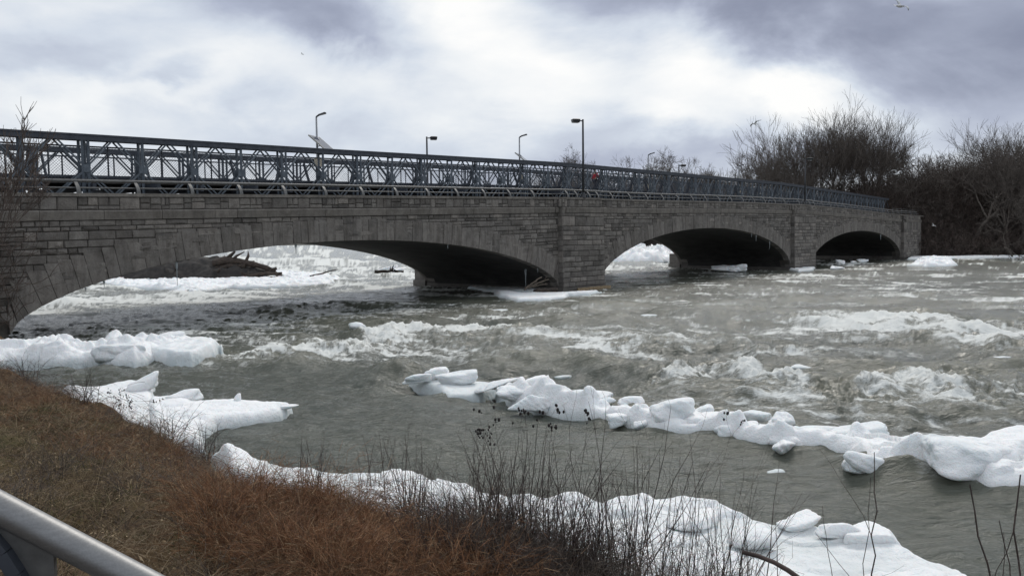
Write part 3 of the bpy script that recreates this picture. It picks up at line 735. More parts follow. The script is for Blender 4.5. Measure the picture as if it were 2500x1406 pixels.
for off in (2.36, 6.95):
    V = []; F = []
    for k in range(NPAN+1): s = joints[k]; V += [B(s, off, T(s)-1.65), B(s, off, T(s)-.36)]
    for k in range(NPAN): F.append((2*k, 2*k+2, 2*k+3, 2*k+1))
    mesh('chain_link_mesh', V, F, M_LINK, tb)
    mb = MB()
    for dz in (-.36, -1.55):
        for k in range(NPAN): mb.beam(B(joints[k], off+.03, T(joints[k])+dz), B(joints[k+1], off+.03, T(joints[k+1])+dz), .05, .06)
    for k in range(NPAN): s = joints[k] + 1.1; mb.beam(B(s, off+.05, T(s)-1.65), B(s, off+.05, T(s)-.36), .05, .05)
    mb.build('fence_frame', M_CHORD, tb)

# person in a red top crossing behind the near truss
pp = tag(bpy.data.objects.new('person', None), 'person in a red top walking across the bridge behind the near truss', 'person'); COL.objects.link(pp)
def person(root, base, top_m, leg_m, hgt=1.70):
    root.location = base; b0 = np.array(base); k = hgt/1.75
    ax = np.array([math.sin(TH), math.cos(TH), 0]); ay = np.array([-ax[1], ax[0], 0])
    def P_(a, b, z): return b0 + (ax*a + ay*b)*k + np.array([0, 0, z*k])
    def skin(name, verts, edges, radii, m):
        me = bpy.data.meshes.new(name); me.from_pydata([tuple(v - b0) for v in verts], edges, []); o = bpy.data.objects.new(name, me); COL.objects.link(o)
        md = o.modifiers.new('skin', 'SKIN'); md.use_smooth_shade = True; md2 = o.modifiers.new('sub', 'SUBSURF'); md2.levels = 1; md2.render_levels = 1
        for sv, r in zip(me.skin_vertices[0].data, radii): sv.radius = (r*k, r*k)
        me.skin_vertices[0].data[0].use_root = True; me.materials.append(m); o.parent = root; return o
    body = [P_(0, 0, .93), P_(0, 0, 1.15), P_(.02, 0, 1.38), P_(.03, 0, 1.48), P_(.05, 0, 1.57), P_(.06, 0, 1.68),
            P_(.02, .19, 1.38), P_(-.06, .23, 1.12), P_(.04, .24, .90), P_(.02, -.19, 1.38), P_(.10, -.23, 1.13), P_(.24, -.22, .95),
            P_(.02, .09, .88), P_(.16, .09, .50), P_(.12, .09, .08), P_(.24, .09, .04), P_(.0, -.09, .88), P_(-.10, -.09, .50), P_(-.30, -.09, .14), P_(-.20, -.09, .05)]
    E_ = [(0, 1), (1, 2), (2, 3), (3, 4), (4, 5), (2, 6), (6, 7), (7, 8), (2, 9), (9, 10), (10, 11), (0, 12), (12, 13), (13, 14), (14, 15), (0, 16), (16, 17), (17, 18), (18, 19)]
    skin('body', body, E_, [.13, .12, .13, .055, .085, .095, .05, .042, .035, .05, .042, .035, .085, .06, .042, .035, .085, .06, .042, .035], M_SKIN)
    skin('top', [P_(0, 0, .90), P_(0, 0, 1.16), P_(.02, 0, 1.38), P_(.02, .19, 1.37), P_(-.055, .23, 1.12), P_(.03, .24, .95), P_(.02, -.19, 1.37), P_(.10, -.23, 1.13), P_(.21, -.22, .98)],
         [(0, 1), (1, 2), (2, 3), (3, 4), (4, 5), (2, 6), (6, 7), (7, 8)], [.165, .15, .155, .07, .062, .055, .07, .062, .055], top_m)
    skin('trousers', [P_(0, 0, .92), P_(.02, .09, .86), P_(.16, .09, .50), P_(.12, .09, .12), P_(.0, -.09, .86), P_(-.10, -.09, .50), P_(-.28, -.09, .18)],
         [(0, 1), (1, 2), (2, 3), (0, 4), (4, 5), (5, 6)], [.145, .10, .075, .06, .10, .075, .06], leg_m)
    mb = MB(); c = P_(.05, 0, 1.70); mb.tube([c + np.array([0, 0, -.05]), c, c + np.array([0, 0, .06]), c + np.array([0, 0, .09])], [.09, .105, .08, .02], 10); o = mb.build('hair', M_BLACK, root, True)
person(pp, B(40.35, 3.4, T(40.35)-1.66), M_RED, M_TROUSER)

# ------------------------------------------------------------------ lamps
def box_lamp(name, label, s, off, z0, z1, hd, group):
    r = thing(name, label, 'street lamp', B(s, off, z0), group=group)
    mb = MB(); mb.tube([B(s, off, z0), B(s, off, z1)], [.085, .06], 10); mb.build('pole', M_BLACK, r, True)
    mb = MB(); mb.tube([B(s, off, z0), B(s, off, z0+.06), B(s, off, z0+.35)], [.2, .19, .1], 12); mb.build('base_plate', M_BLACK, r)
    # head sticks out along hd (unit xy)
    c = np.array(B(s, off, z1-.10)); u = np.array([hd[0], hd[1], 0.]); u /= np.linalg.norm(u); wv_ = np.array([-u[1], u[0], 0])
    mb = MB(); mb.beam(c, c + u*.28, .06, .07); mb.build('arm', M_BLACK, r)
    h = MB()
    def ring(zz, g): return [c + u*(.26+.0-g) - wv_*(.18+g) + (0, 0, zz), c + u*(.74+g) - wv_*(.18+g) + (0, 0, zz), c + u*(.74+g) + wv_*(.18+g) + (0, 0, zz), c + u*(.26-g) + wv_*(.18+g) + (0, 0, zz)]
    h.hexa(ring(-.12, -.02) + ring(.08, .02)); h.hexa(ring(.082, .0) + ring(.125, -.06)); hd_o = h.build('lamp_head', M_BLACK, r)
    l_ = MB(); l_.hexa(ring(-.135, -.05) + ring(-.122, -.05)); l_.build('lens', M_PANEL, r)
    return r
nrm = (math.cos(TH), -math.sin(TH))
gL = 'black box-headed lamps on the bridge piers'
box_lamp('street_lamp', 'tall black box-headed lamp on the near edge over the first pier', 33.7, -.32, 6.0, 11.07, (-.85, -.25), gL)
box_lamp('street_lamp', 'black box-headed lamp on the far edge, rising between the two left solar lamps', 31.5, 12.0, 5.9, 10.85, (.9, .2), gL)
box_lamp('street_lamp', 'black box-headed lamp on the far edge over the second pier, seen low over the truss', 68.4, 12.0, 6.3, 11.05, (.9, .2), gL)
box_lamp('street_lamp', 'black box-headed lamp over the second pier, in front of the big bare trees', 71.8, -.30, 6.5, 11.1, (.85, .2), gL)
def solar_lamp(label, s, off, z0, z1, zp):
    r = thing('solar_lamp', label, 'street lamp', B(s, off, z0), group='solar powered lamps along the far side of the truss bridge')
    mb = MB(); mb.tube([B(s, off, z0), B(s, off, z1-.15)], [.07, .05], 10); mb.build('pole', M_POLE, r, True)
    p = np.array(B(s, off, z1-.2)); u = np.array([.95, -.25, 0]); u /= np.linalg.norm(u); wv_ = np.array([-u[1], u[0], 0])
    mb = MB(); pr = [p, p + u*.04 + (0, 0, .07), p + u*.22 + (0, 0, .15)]; mb.tube(pr, .05, 8); mb.build('arm', M_BLACK, r)
    mb = MB(); P_ = []
    for zz, g in ((-.03, 0), (.05, -.03)):
        for q, ww in ((.12, .07), (.55, .13)):
            pass
        P_ += [p + u*.12 - wv_*(.07+g) + (0, 0, .12+zz), p + u*.56 - wv_*(.14+g) + (0, 0, .22+zz), p + u*.56 + wv_*(.14+g) + (0, 0, .22+zz), p + u*.12 + wv_*(.07+g) + (0, 0, .12+zz)]
    mb.hexa(P_); mb.build('lamp_head', M_BLACK, r)
    # tilted solar panel, high edge at the pole, sloping down to the right
    tz = zp; e0 = np.array(B(s, off, tz)) + u*(-.18); dn = u*.78 + np.array([0, 0, -.66]); dn /= np.linalg.norm(dn); wd_ = np.array([-u[1], u[0], 0])
    nm = np.cross(dn, wd_); nm /= np.linalg.norm(nm)
    def slab(mb, l0, l1, w0, w1, n0, n1): 
        mb.hexa([e0+dn*l0+wd_*w0+nm*n0, e0+dn*l1+wd_*w0+nm*n0, e0+dn*l1+wd_*w1+nm*n0, e0+dn*l0+wd_*w1+nm*n0, e0+dn*l0+wd_*w0+nm*n1, e0+dn*l1+wd_*w0+nm*n1, e0+dn*l1+wd_*w1+nm*n1, e0+dn*l0+wd_*w1+nm*n1])
    mb = MB(); slab(mb, 0, 1.35, -.62, .62, -.02, .02); slab(mb, 0, 1.35, -.64, -.60, -.05, .03); slab(mb, 0, 1.35, .60, .64, -.05, .03); slab(mb, .3, .36, -.6, .6, -.06, -.021); slab(mb, .9, .96, -.6, .6, -.06, -.021)
    o = mb.build('solar_panel', M_PANEL, r)
    sg = 1 if nm[2] > 0 else -1
    mb = MB(); slab(mb, .03, 1.32, -.58, .58, sg*.022, sg*.028); c_ = mb.build('cells', M_CELL, r)
    mb = MB(); mb.beam(np.array(B(s, off, tz-.05)), e0 + dn*.5, .05, .05); mb.beam(np.array(B(s, off, tz-.6)), e0 + dn*.75, .05, .05); mb.build('bracket', M_POLE, r)
    mb = MB(); c0 = np.array(B(s, off-.12, z0+1.55)); mb.beam(c0 - (0, 0, .25) + u*.0, c0 + (0, 0, .25), .5, .3, up=(u[0], u[1], 0)); mb.build('battery_box', M_BOX, r)
    mb = MB()
    for q in (-.1, .12): mb.beam(c0 + u*.25 + (0, 0, q), c0 + u*.27 + (0, 0, q), .1, .08)
    return r
for lab, s, zt, zp in (('solar lamp at the left, its tilted panel highest above the truss', 18.2, 10.55, 9.32), ('second solar lamp from the left, between two black box-headed lamps', 36.0, 10.9, 9.6),
                       ('third solar lamp, in front of the round bare tree beyond the truss', 53.9, 10.85, 9.72), ('farthest solar lamp, by the left edge of the big bare trees', 72.2, 10.9, 9.7)):
    solar_lamp(lab, s, 7.0, 6.3 if s < 60 else 6.7, zt, zp)
s_ = 86.5; r = thing('marker_post', 'short pale post standing up over the right part of the truss', 'post', B(s_, 7.6, 6.5))
mb = MB(); mb.tube([B(s_, 7.6, 6.4), B(s_, 7.6, 9.55)], .07, 8); mb.build('pole', M_POLE, r, True); mb = MB(); mb.beam(B(s_-.4, 7.4, 8.55), B(s_+1.0, 7.4, 8.5), .4, .08); mb.build('sign_back', M_PANEL, r)
rl2 = thing('metal_fence', 'thin dark metal fence continuing past the right end of the truss', 'fence', B(112, 4, 6))
mb = MB()
for z in (.55, 1.0): mb.beam(B(108, 1.6, 5.85+z), B(123, 1.6, 5.8+z), .05, .05)
mb.build('rails', M_RAIL, rl2)
for q in range(8): mb = MB(); mb.beam(B(108 + q*2.1, 1.6, 5.2), B(108 + q*2.1, 1.6, 5.85+1.02), .07, .07); mb.build('post', M_RAIL, rl2)

# ------------------------------------------------------------------ foreground handrail, same pattern as the bridge one
fr = thing('foreground_railing', 'thick silver tube railing with curved bracket at the bottom left corner', 'railing', (-2.2, 3.0, 1.3))
p0 = np.array(atY(0, 1240, 3.0)); p1 = np.array(atY(400, 1449, 3.05)); LP = np.linalg.norm(p1 - p0); d_ = (p1 - p0)/LP
m, nt, bs = mat('brushed_aluminium'); P = pos(nt); ca = noise(nt, mapping(nt, P, (1.5, 1.5, 14)), 6, 6, .7); cb = noise(nt, P, 130, 3, .6)
c = mixc(nt, ca, (.17, .17, .172), (.33, .33, .328)); c = mixc(nt, .35, c, ramp(nt, [(.3, (.5, .5, .5)), (.7, (1, 1, 1))], cb).outputs[0], 'MULTIPLY')
nt.links.new(c, bs.inputs['Base Color']); bs.inputs['Metallic'].default_value = .7; bs.inputs['Roughness'].default_value = .47; bump(nt, bs, cb, .12, .002); M_ALU = m
def FR(al, off, z): n_ = np.array([-d_[1], d_[0], 0]); n_ /= np.linalg.norm(n_); return p0 + d_*al + n_*off + np.array([0, 0, z])
mb = MB(); mb.tube([FR(a, 0, 0) for a in np.linspace(-3.2, 3.0, 12)], .057, 40); mb.build('top_rail', M_ALU, fr, True)
px_ = LP/400; pz = 3.0/FPX
mb = MB(); mb.tube([FR(a, 0, -.245) for a in np.linspace(132*px_, 3.0, 8)], .046, 28); mb.build('lower_rail', M_ALU, fr, True)
mb = MB(); mb.tube([FR(a, 0, -.245) for a in (120*px_, 130*px_)], .043, 28); mb.build('end_collar', M_CHORD, fr, True)
mb = MB(); mb.tube([FR(a, 0, -.335) for a in np.linspace(-3.0, 70*px_, 8)], .046, 28); mb.build('lower_rail', M_ALU, fr, True)
CB = [(-120, -20), (-60, 8), (-20, 30), (15, 56), (45, 92), (70, 132), (92, 180), (108, 240), (120, 330), (128, 430)]      # bracket curve: px along, px below the tube axis
def cb(q, off, dz=0): return FR(q[0]*px_, off, -(q[1] + 42 - q[0]*0.0)*pz + dz)
mb = MB()
for a, b in zip(CB[:-1], CB[1:]): mb.beam(cb(a, 0), cb(b, 0), .11, .05, up=(0, 0, 1))
mb.build('bracket', M_CHORD, fr)  # plate edge in shadow; its shade is put in with the darker steel
mb = MB()
for a, b in zip(CB[:-1], CB[1:]):
    e = min(b[0] + 40, 128); e0_ = min(a[0] + 40, 128)
    mb.hexa([cb(a, -.012), cb(a, .012), FR(130*px_, .012, -(a[1]+42)*pz), FR(130*px_, -.012, -(a[1]+42)*pz), cb(b, -.012), cb(b, .012), FR(130*px_, .012, -(b[1]+42)*pz), FR(130*px_, -.012, -(b[1]+42)*pz)])
mb.build('web_plate', M_RAIL, fr)
mb = MB(); mb.hexa([FR(-4, .25, -1.3), FR(4, .25, -1.3), FR(4, -.25, -1.3), FR(-4, -.25, -1.3), FR(-4, .25, -.75), FR(4, .25, -.75), FR(4, -.25, -.75), FR(-4, -.25, -.75)], .6)
mb.build('stone_kerb', M_COPING, fr)

# ------------------------------------------------------------------ ice
def ice_sheet(name, label, px, hgt, m, edge=.35, rough=.10, seed=0, group=None, cat='ice sheet', lump=.0, res=None, slab=0.0, zb=None):
    """broken shelf of ice; px = outline (photo x, y, z of that outline point)"""
    P_ = np.array([at(q[0], q[1], q[2] if len(q) > 2 else .02)[:2] for q in px])
    # ragged outline
    Q = []
    for i in range(len(P_)):
        a, b = P_[i], P_[(i+1) % len(P_)]; n = max(2, int(np.linalg.norm(b-a)/.35)); 
        for k in range(n): Q.append(a + (b-a)*k/n)
    P_ = np.array(Q); c = P_.mean(0); ext = np.ptp(P_, 0).max()
    rs_ = res or max(.03, ext/260)
    x0, y0 = P_.min(0) - .3; x1, y1 = P_.max(0) + .3
    gx = np.arange(x0, x1, rs_); gy = np.arange(y0, y1, rs_); X, Y = np.meshgrid(gx, gy, indexing='ij')
    sd_ = poly_sd(P_, X, Y) + (fbm(X*1.3 + seed, Y*1.3, 4, seed) - .5)*edge*.9
    prof = np.sqrt(np.clip(1 - (1 - np.clip(sd_/edge, 0, 1))**2, 0, 1))
    n = (fbm(X*.9 + seed*3, Y*.9, 5, seed+3) - .5)*2*rough + lump*sstep(.5, .8, fbm(X*1.4, Y*1.4 + seed, 3, seed+9)) + (ridge(X*2.2, Y*2.2 + seed, 3, seed+5) - .5)*rough*.6
    if slab: n = n + slab*(np.floor(3*vn(X*.8 + 2*fbm(X, Y, 2, seed), Y*1.1, seed+21))/3 - .3)
    Z = prof*(hgt*(1 + n/ max(hgt, .05)*.0) + n*sstep(0, edge, sd_)) - .10*(1 - prof)
    keep = sd_ > -rs_*1.5; Z = np.where(sd_ <= 0, -.14, Z)
    ny_ = len(gy); i, j = np.meshgrid(np.arange(len(gx)-1), np.arange(ny_-1), indexing='ij'); a = (i*ny_+j).ravel()
    kk = (keep[:-1, :-1] & keep[1:, :-1] & keep[:-1, 1:] & keep[1:, 1:]).ravel(); a = a[kk]
    F = np.stack([a, a+ny_, a+ny_+1, a+1], -1); used = np.unique(F); mp = np.full(X.size, -1); mp[used] = np.arange(len(used)); F = mp[F]
    V = np.stack([X, Y, Z], -1).reshape(-1, 3)[used]
    # closed underside
    nb = len(V); Vb = V.copy(); Vb[:, 2] = -.22; ed = {}
    e_all = np.concatenate([F[:, [0, 1]], F[:, [1, 2]], F[:, [2, 3]], F[:, [3, 0]]]); key = {}
    rev = set(map(tuple, e_all[:, ::-1].tolist())); bd = [e for e in map(tuple, e_all.tolist()) if e not in rev]
    side = np.array([(b, a_, a_+nb, b+nb) for a_, b in bd]) if bd else np.zeros((0, 4), int)
    F2 = np.concatenate([F, F[:, ::-1] + nb, side]); o = mesh(name, np.concatenate([V, Vb]), F2, m, None, True)
    return tag(o, label, cat, group)
def ico(n):
    import bmesh
    b = bmesh.new(); bmesh.ops.create_icosphere(b, subdivisions=n, radius=1); b.verts.ensure_lookup_table()
    V = np.array([v.co[:] for v in b.verts]); F = np.array([[v.index for v in f.verts] for f in b.faces]); b.free(); return V, F
ICO = {k: ico(k) for k in (2, 3, 4, 5)}
def chunk_shape(size, seed, sub=5, soft=9, nplanes=3, rough=.05):
    """rounded broken slab: superquadric cut by a few random planes, then roughened"""
    r = np.random.RandomState(seed); V, F = ICO[sub]; V = V.copy(); sx, sy, sz = size
    N = [(1, 0, 0, 1), (-1, 0, 0, 1), (0, 1, 0, 1), (0, -1, 0, 1), (0, 0, 1, 1), (0, 0, -1, 1)]
    for _ in range(nplanes + 3):
        q = r.normal(size=3); q[2] *= .8; q /= np.linalg.norm(q); N.append((*q, r.uniform(.80, 1.12)))
    N = np.array(N); N[:6, :3] += r.normal(size=(6, 3))*.24
    acc = np.zeros(len(V))
    for a in N: acc += np.clip(V @ a[:3]/a[3], 0, None)**soft
    rad = acc**(-1/soft); W = V*rad[:, None]*np.array([sx, sy, sz])/2
    n = fbm(W[:, 0]/max(sx, .1)*3 + seed, W[:, 1]/max(sy, .1)*3 + W[:, 2]*2, 4, seed) - .5; n2 = fbm(W[:, 0]*7 + W[:, 2]*5, W[:, 1]*7 - W[:, 2]*4, 3, seed+4) - .5
    n3 = fbm(V[:, 0]*1.7 + seed + V[:, 2], V[:, 1]*1.7 - V[:, 2]*1.3, 3, seed+8) - .5
    W = W*(1 + rough*3.2*n[:, None] + .34*n3[:, None]) + V*(n2*rough*.5)[:, None]*min(size)
    return W, F
def ice_block(label, cx, cy, wpx, hpx, dep=.7, tilt=(0, 0, 0), m=None, seed=0, group=None, name='ice_block', cat='ice block', zlow=0.0, sub=4, soft=9, rough=.05, thick=None, cast=None):
    """block whose picture box is centred at cx, cy; zlow = height of its underside"""
    yb = cy + hpx*.5; p = at(cx, yb, zlow); dist = p[1]; sc = dist/FPX
    wd = wpx*sc; ht = hpx*sc*1.02; th_ = thick if thick else ht
    W, F = chunk_shape((wd, dep*wd, th_), seed, sub, soft, 3, rough)
    Rm = np.array((Matrix.Rotation(R(tilt[2]), 3, 'Z') @ Matrix.Rotation(R(tilt[1]), 3, 'Y') @ Matrix.Rotation(R(tilt[0]), 3, 'X')))
    W = W @ Rm.T
    # settle so the lowest point is just under zlow, scaled to the right outline
    ext = np.ptp(W, 0); W[:, 0] *= wd/ext[0]; W[:, 2] *= (ht/ext[2]) if thick is None else 1
    W[:, 2] -= W[:, 2].min() + .06*ht
    loc = np.array([p[0], p[1] + np.ptp(W[:, 1])*.35, zlow])
    o = mesh(name, W, F, m or M_ICE, None, True, None, True); o.location = tuple(loc)
    return tag(o, label, cat, group)
gI = 'ice blocks piled along the ridge in the middle of the near channel'
# near-left shelf under the bridge
ice_sheet('ice_shelf', 'large snow-covered ice shelf at the foot of the left abutment', [(-60, 902), (40, 890), (130, 893), (240, 888), (330, 893), (400, 880), (470, 862), (540, 850), (535, 835, .3), (430, 830, .3), (380, 836, .3), (280, 838, .3), (160, 836, .3), (20, 840, .3), (-60, 846, .3)], .42, M_SNOW, .45, .22, 3, lump=.30, slab=.16, res=.035)
ice_sheet('ice_slab', 'thick greenish ice slab with a flat snowy top jutting out from the left shelf', [(372, 884), (420, 889), (470, 889), (525, 872), (543, 856), (541, 830, .45), (512, 818, .48), (450, 817, .48), (385, 832, .46), (345, 850, .4)], .46, M_ICE, .22, .12, 12, cat='ice slab', res=.03)
ice_block('rounded ice hump on the left shelf, left of the flat jutting slab', 285, 862, 130, 52, .45, (0, -5, 14), M_ICE, 5, None, 'ice_block', 'ice block', .05, 5, 9, .09)
ice_block('low sloping ice hump nearest the left abutment', 110, 868, 150, 40, .35, (0, 12, -16), M_ICE, 25, None, 'ice_block', 'ice block', .0, 5, 9, .10)
ice_block('small lump of snow at the rim of the hollow behind the jutting slab', 420, 822, 60, 26, .6, (0, 0, 0), M_SNOW, 8, None, 'ice_block', 'ice block', .35, 4, 5, .08)
# shelves along the left bank
ice_sheet('ice_shelf', 'white ice shelf against the bank, left of the tilted slab', [(150, 960), (240, 940, .2), (320, 925, .2), (378, 950), (385, 990), (370, 1060), (180, 1040)], .20, M_SNOW, .18, .08, 13)
ice_block('tilted white slab rising behind the dark-berried plant on the left bank', 336, 942, 84, 52, .42, (10, -26, 12), M_SNOW, 31, None, 'ice_slab', 'ice slab', .10, 4, 10, .04, thick=.24)
ice_sheet('ice_shelf', 'white pointed ice shelf with a round knob, reaching out from the left bank', [(355, 995), (390, 965, .25), (470, 955, .25), (480, 975, .25), (600, 975, .2), (722, 988, .12), (724, 1002), (690, 1022), (620, 1038), (540, 1052), (505, 1068), (500, 1110), (380, 1110), (350, 1050)], .25, M_SNOW, .22, .10, 23, lump=.08)
ice_block('round knob of ice standing on the pointed shelf', 577, 972, 18, 26, .9, (0, 0, 0), M_SNOW, 3, None, 'ice_block', 'ice block', .20, 3, 4, .04)
ice_block('flat cake of ice lying on the left part of the pointed shelf', 440, 968, 85, 34, .6, (0, -4, 0), M_SNOW, 41, None, 'ice_block', 'ice block', .15, 4, 8, .05)
ice_block('thin broken plate at the tip of the pointed shelf', 690, 1000, 70, 20, .4, (5, -8, 10), M_SNOW, 43, None, 'ice_block', 'ice block', .06, 4, 8, .05)
# big shelf along the near bank
ice_sheet('shore_ice', 'broad snow-covered shore ice below the brown bank', [(505, 1092, .2), (560, 1100, .2), (640, 1112, .2), (740, 1128, .2), (820, 1140, .2), (900, 1142, .2), (1010, 1142, .2), (1060, 1165, .2), (1180, 1198, .2), (1350, 1212, .2), (1520, 1219, .2), (1580, 1207, .22), (1740, 1224, .22), (1830, 1243, .22), (1890, 1258, .22), (2000, 1262, .22), (2060, 1288, .22), (2170, 1292, .22), (2215, 1318, .2), (2290, 1365, .15), (2360, 1420), (2400, 1470),
          (2300, 1700), (1800, 1640), (1300, 1440), (1000, 1330), (800, 1270), (640, 1225), (560, 1190)], .19, M_SNOW, .16, .12, 33, lump=.13, slab=.11, res=.024)
for k, (lab, cx, cy, w_, h_, dp, tl, zl) in enumerate([
    ('thick angular cake of ice on the shore ice among the bare shrubs', 1850, 1325, 130, 62, .7, (0, 4, 20), .12),
    ('long narrow ice ridge on the shore ice, right of the angular cake', 2055, 1300, 110, 44, .4, (0, -6, -14), .14),
    ('low rounded ice cake at the crest of the shore ice', 1950, 1285, 120, 38, .5, (0, 0, 10), .12),
    ('smooth snowy hump near the right end of the shore ice', 2150, 1330, 160, 50, .7, (0, 0, 0), .08),
    ('pale broken ice plate half under the shrubs on the shore ice', 1700, 1290, 150, 44, .6, (0, 3, -8), .10)]):
    ice_block(lab, cx, cy, w_, h_, dp, tl, M_SNOW, 60+k, 'ice cakes frozen into the shore ice', zlow=zl, sub=5, soft=10, rough=.05)
# the ridge in the channel
ice_sheet('ice_ridge_base', 'small thin ice sheet under the leftmost slabs of the ridge', [(995, 935), (1050, 946), (1095, 968), (1170, 968), (1225, 945), (1210, 930, .1), (1100, 925, .1), (1020, 922, .1)], .10, M_SNOW, .15, .04, 43)
ice_sheet('ice_ridge_base', 'long snowy ice sheet carrying the ridge of piled blocks', [(1205, 958), (1225, 974), (1262, 992), (1300, 1006), (1370, 1020), (1453, 1031), (1540, 1049), (1600, 1062), (1700, 1072), (1740, 1074), (1800, 1088), (1850, 1099), (1923, 1107), (2000, 1110), (2060, 1126), (2110, 1158), (2170, 1172), (2225, 1172), (2280, 1184), (2358, 1197), (2431, 1216), (2520, 1222), (2640, 1225),
          (2640, 1080, .3), (2500, 1090, .3), (2400, 1095, .3), (2300, 1090, .3), (2200, 1085, .25), (2060, 1062, .2), (1900, 1048, .2), (1800, 1040, .2), (1700, 1030, .2), (1600, 1015, .2), (1500, 1000, .15), (1400, 985, .15), (1300, 962, .15), (1230, 944, .1)], .33, M_SNOW, .26, .17, 53, lump=.28, slab=.22, res=.026)
BL = [('leftmost low ice cake of the ridge, washed by the brown pourover', 1022, 925, 70, 30, .6, (0, -6, 0)), ('plump white ice cake second from the left end of the ridge', 1070, 915, 60, 40, .6, (0, -10, 5)),
      ('blocky ice slab with a square right end, near the left end of the ridge', 1122, 924, 104, 44, .45, (0, -9, 8)), ('long ice slab tipped up to the right, just before the gap in the ridge', 1165, 945, 118, 42, .4, (0, -17, 6)),
      ('sharp triangular ice peak with a tan stain', 1296, 945, 84, 52, .5, (0, 0, 45)), ('smooth ice cake below the left side of the triangular peak', 1258, 965, 92, 46, .6, (0, 5, 0)),
      ('wide ice cake below the right side of the triangular peak', 1318, 985, 106, 52, .5, (0, 4, 0)), ('low rough ice cake between the triangular peak and the long slab', 1370, 978, 70, 56, .6, (0, 0, 10)),
      ('long flat-topped ice slab right of the triangular peak', 1440, 972, 120, 36, .5, (0, 2, 0)), ('dirty tilted slab leaning right below the long flat-topped slab', 1455, 990, 88, 46, .45, (0, -22, 10)),
      ('rounded ice cake just left of the biggest round boulder', 1545, 990, 76, 50, .6, (0, 10, 0)), ('square-cornered white ice cake low beside the biggest round boulder', 1580, 1012, 84, 42, .5, (0, -4, 0)),
      ('biggest round ice boulder, in the middle of the ridge', 1645, 1013, 116, 88, .7, (0, -15, 15)), ('lumpy tan-tinted ice boulder right of the biggest round boulder', 1735, 1030, 124, 64, .6, (0, -14, -8)),
      ('upright notched ice block standing alone on the flat part of the ridge', 1918, 1028, 62, 52, .5, (0, 4, 0)), ('long low ice slab right of the upright notched block', 1985, 1060, 165, 36, .4, (0, -3, 0)),
      ('small thick ice cake overhanging the near side below the long low slab', 1925, 1078, 76, 40, .6, (0, 6, 0)), ('large ice slab tipped up towards a pointed right corner', 2115, 1062, 150, 60, .5, (0, -18, 8)),
      ('flat pale slab wedged under the large tipped slab', 2150, 1085, 140, 40, .5, (0, -8, -5)), ('rounded block behind the wedged pale slab, right of the tipped slab', 2240, 1085, 92, 58, .6, (0, 0, 10)),
      ('dirty rough slab tipped down into the water at the near side of the ridge', 2150, 1140, 150, 96, .6, (0, 22, 12)), ('grey rounded boulder beside the slab that tips into the water', 2212, 1140, 74, 56, .7, (0, 0, 0)),
      ('thin plate of ice over the dark hollow in the ridge', 2255, 1150, 90, 34, .5, (0, -14, 0)), ('huge sloping mound of snow-covered ice near the right end of the ridge', 2385, 1128, 230, 132, .6, (0, 10, 5)),
      ('small pointed lump on the crest of the huge sloping mound', 2370, 1080, 50, 34, .6, (0, 0, 0)), ('bumpy ice mound cut off by the right edge of the picture', 2490, 1118, 190, 130, .7, (0, -12, 0))]
for k, (lab, cx, cy, w_, h_, dp, tl) in enumerate(BL):
    ice_block(lab, cx, cy - (h_*.04), w_*1.04, h_*.84, dp, tl, M_ICE if k % 3 != 1 else M_SNOW, 100 + k*7, gI, zlow=.10 if k not in (20,) else 0.0, sub=5, soft=[5, 7, 8][k % 3], rough=.07)
# small rubble packed between the blocks
RB = at(0, 0) if False else None; r = np.random.RandomState(77); line = [(1215, 955), (1300, 985), (1400, 1003), (1500, 1020), (1600, 1040), (1700, 1050), (1800, 1062), (1900, 1075), (2000, 1085), (2080, 1100), (2180, 1120), (2300, 1140), (2420, 1150), (2520, 1160)]
for k in range(64):
    u = r.uniform(0, len(line)-1.001); i = int(u); fx = line[i][0] + (line[i+1][0]-line[i][0])*(u-i); fy = line[i][1] + (line[i+1][1]-line[i][1])*(u-i) + r.normal()*9*(1 + u*.09) - 14 - u
    w_ = r.uniform(22, 62)*(1 + u*.03); ice_block('small broken ice fragment wedged between the larger blocks of the ridge', fx, fy, w_, w_*r.uniform(.35, .7), r.uniform(.5, .9), (r.normal()*10, r.normal()*16, r.uniform(-60, 60)), M_ICE if r.random_sample() < .5 else M_SNOW, 900+k, 'small ice fragments packed along the ridge', 'ice_fragment', 'ice fragment', .08, 3 if w_ < 40 else 4, 9, .07)
# loose floes
fl = [('pale lens-shaped ice floe right of the breaking wave', 1953, 900, 62, 18), ('small rounded floe right of the first pier', 1496, 749, 20, 12), ('narrow white floe in the trough left of the big wave', 866, 796, 44, 20), ('small upright floe left of the white breaking crest', 1600, 945, 28, 28),
      ('thin translucent floe above the middle of the ridge', 1375, 922, 44, 12), ('small ragged floe alone between the ridge and the shore ice', 1898, 1158, 52, 20), ('grey half-sunk floe at the right side of the rapids', 2455, 878, 46, 18),
      ('little floe in the smooth water left of the ridge', 1700, 910, 10, 6), ('flat white floe just off the bridge piers', 1580, 772, 46, 8), ('low floe under the first pier ice', 1218, 760, 50, 10)]
for k, (lab, cx, cy, w_, h_) in enumerate(fl): ice_block(lab, cx, cy, w_, h_, .7, (0, -4, 0), M_ICE, 300+k, 'loose floes drifting in the rapids', 'ice_floe', 'ice floe', -.02, 3, 5, .06)
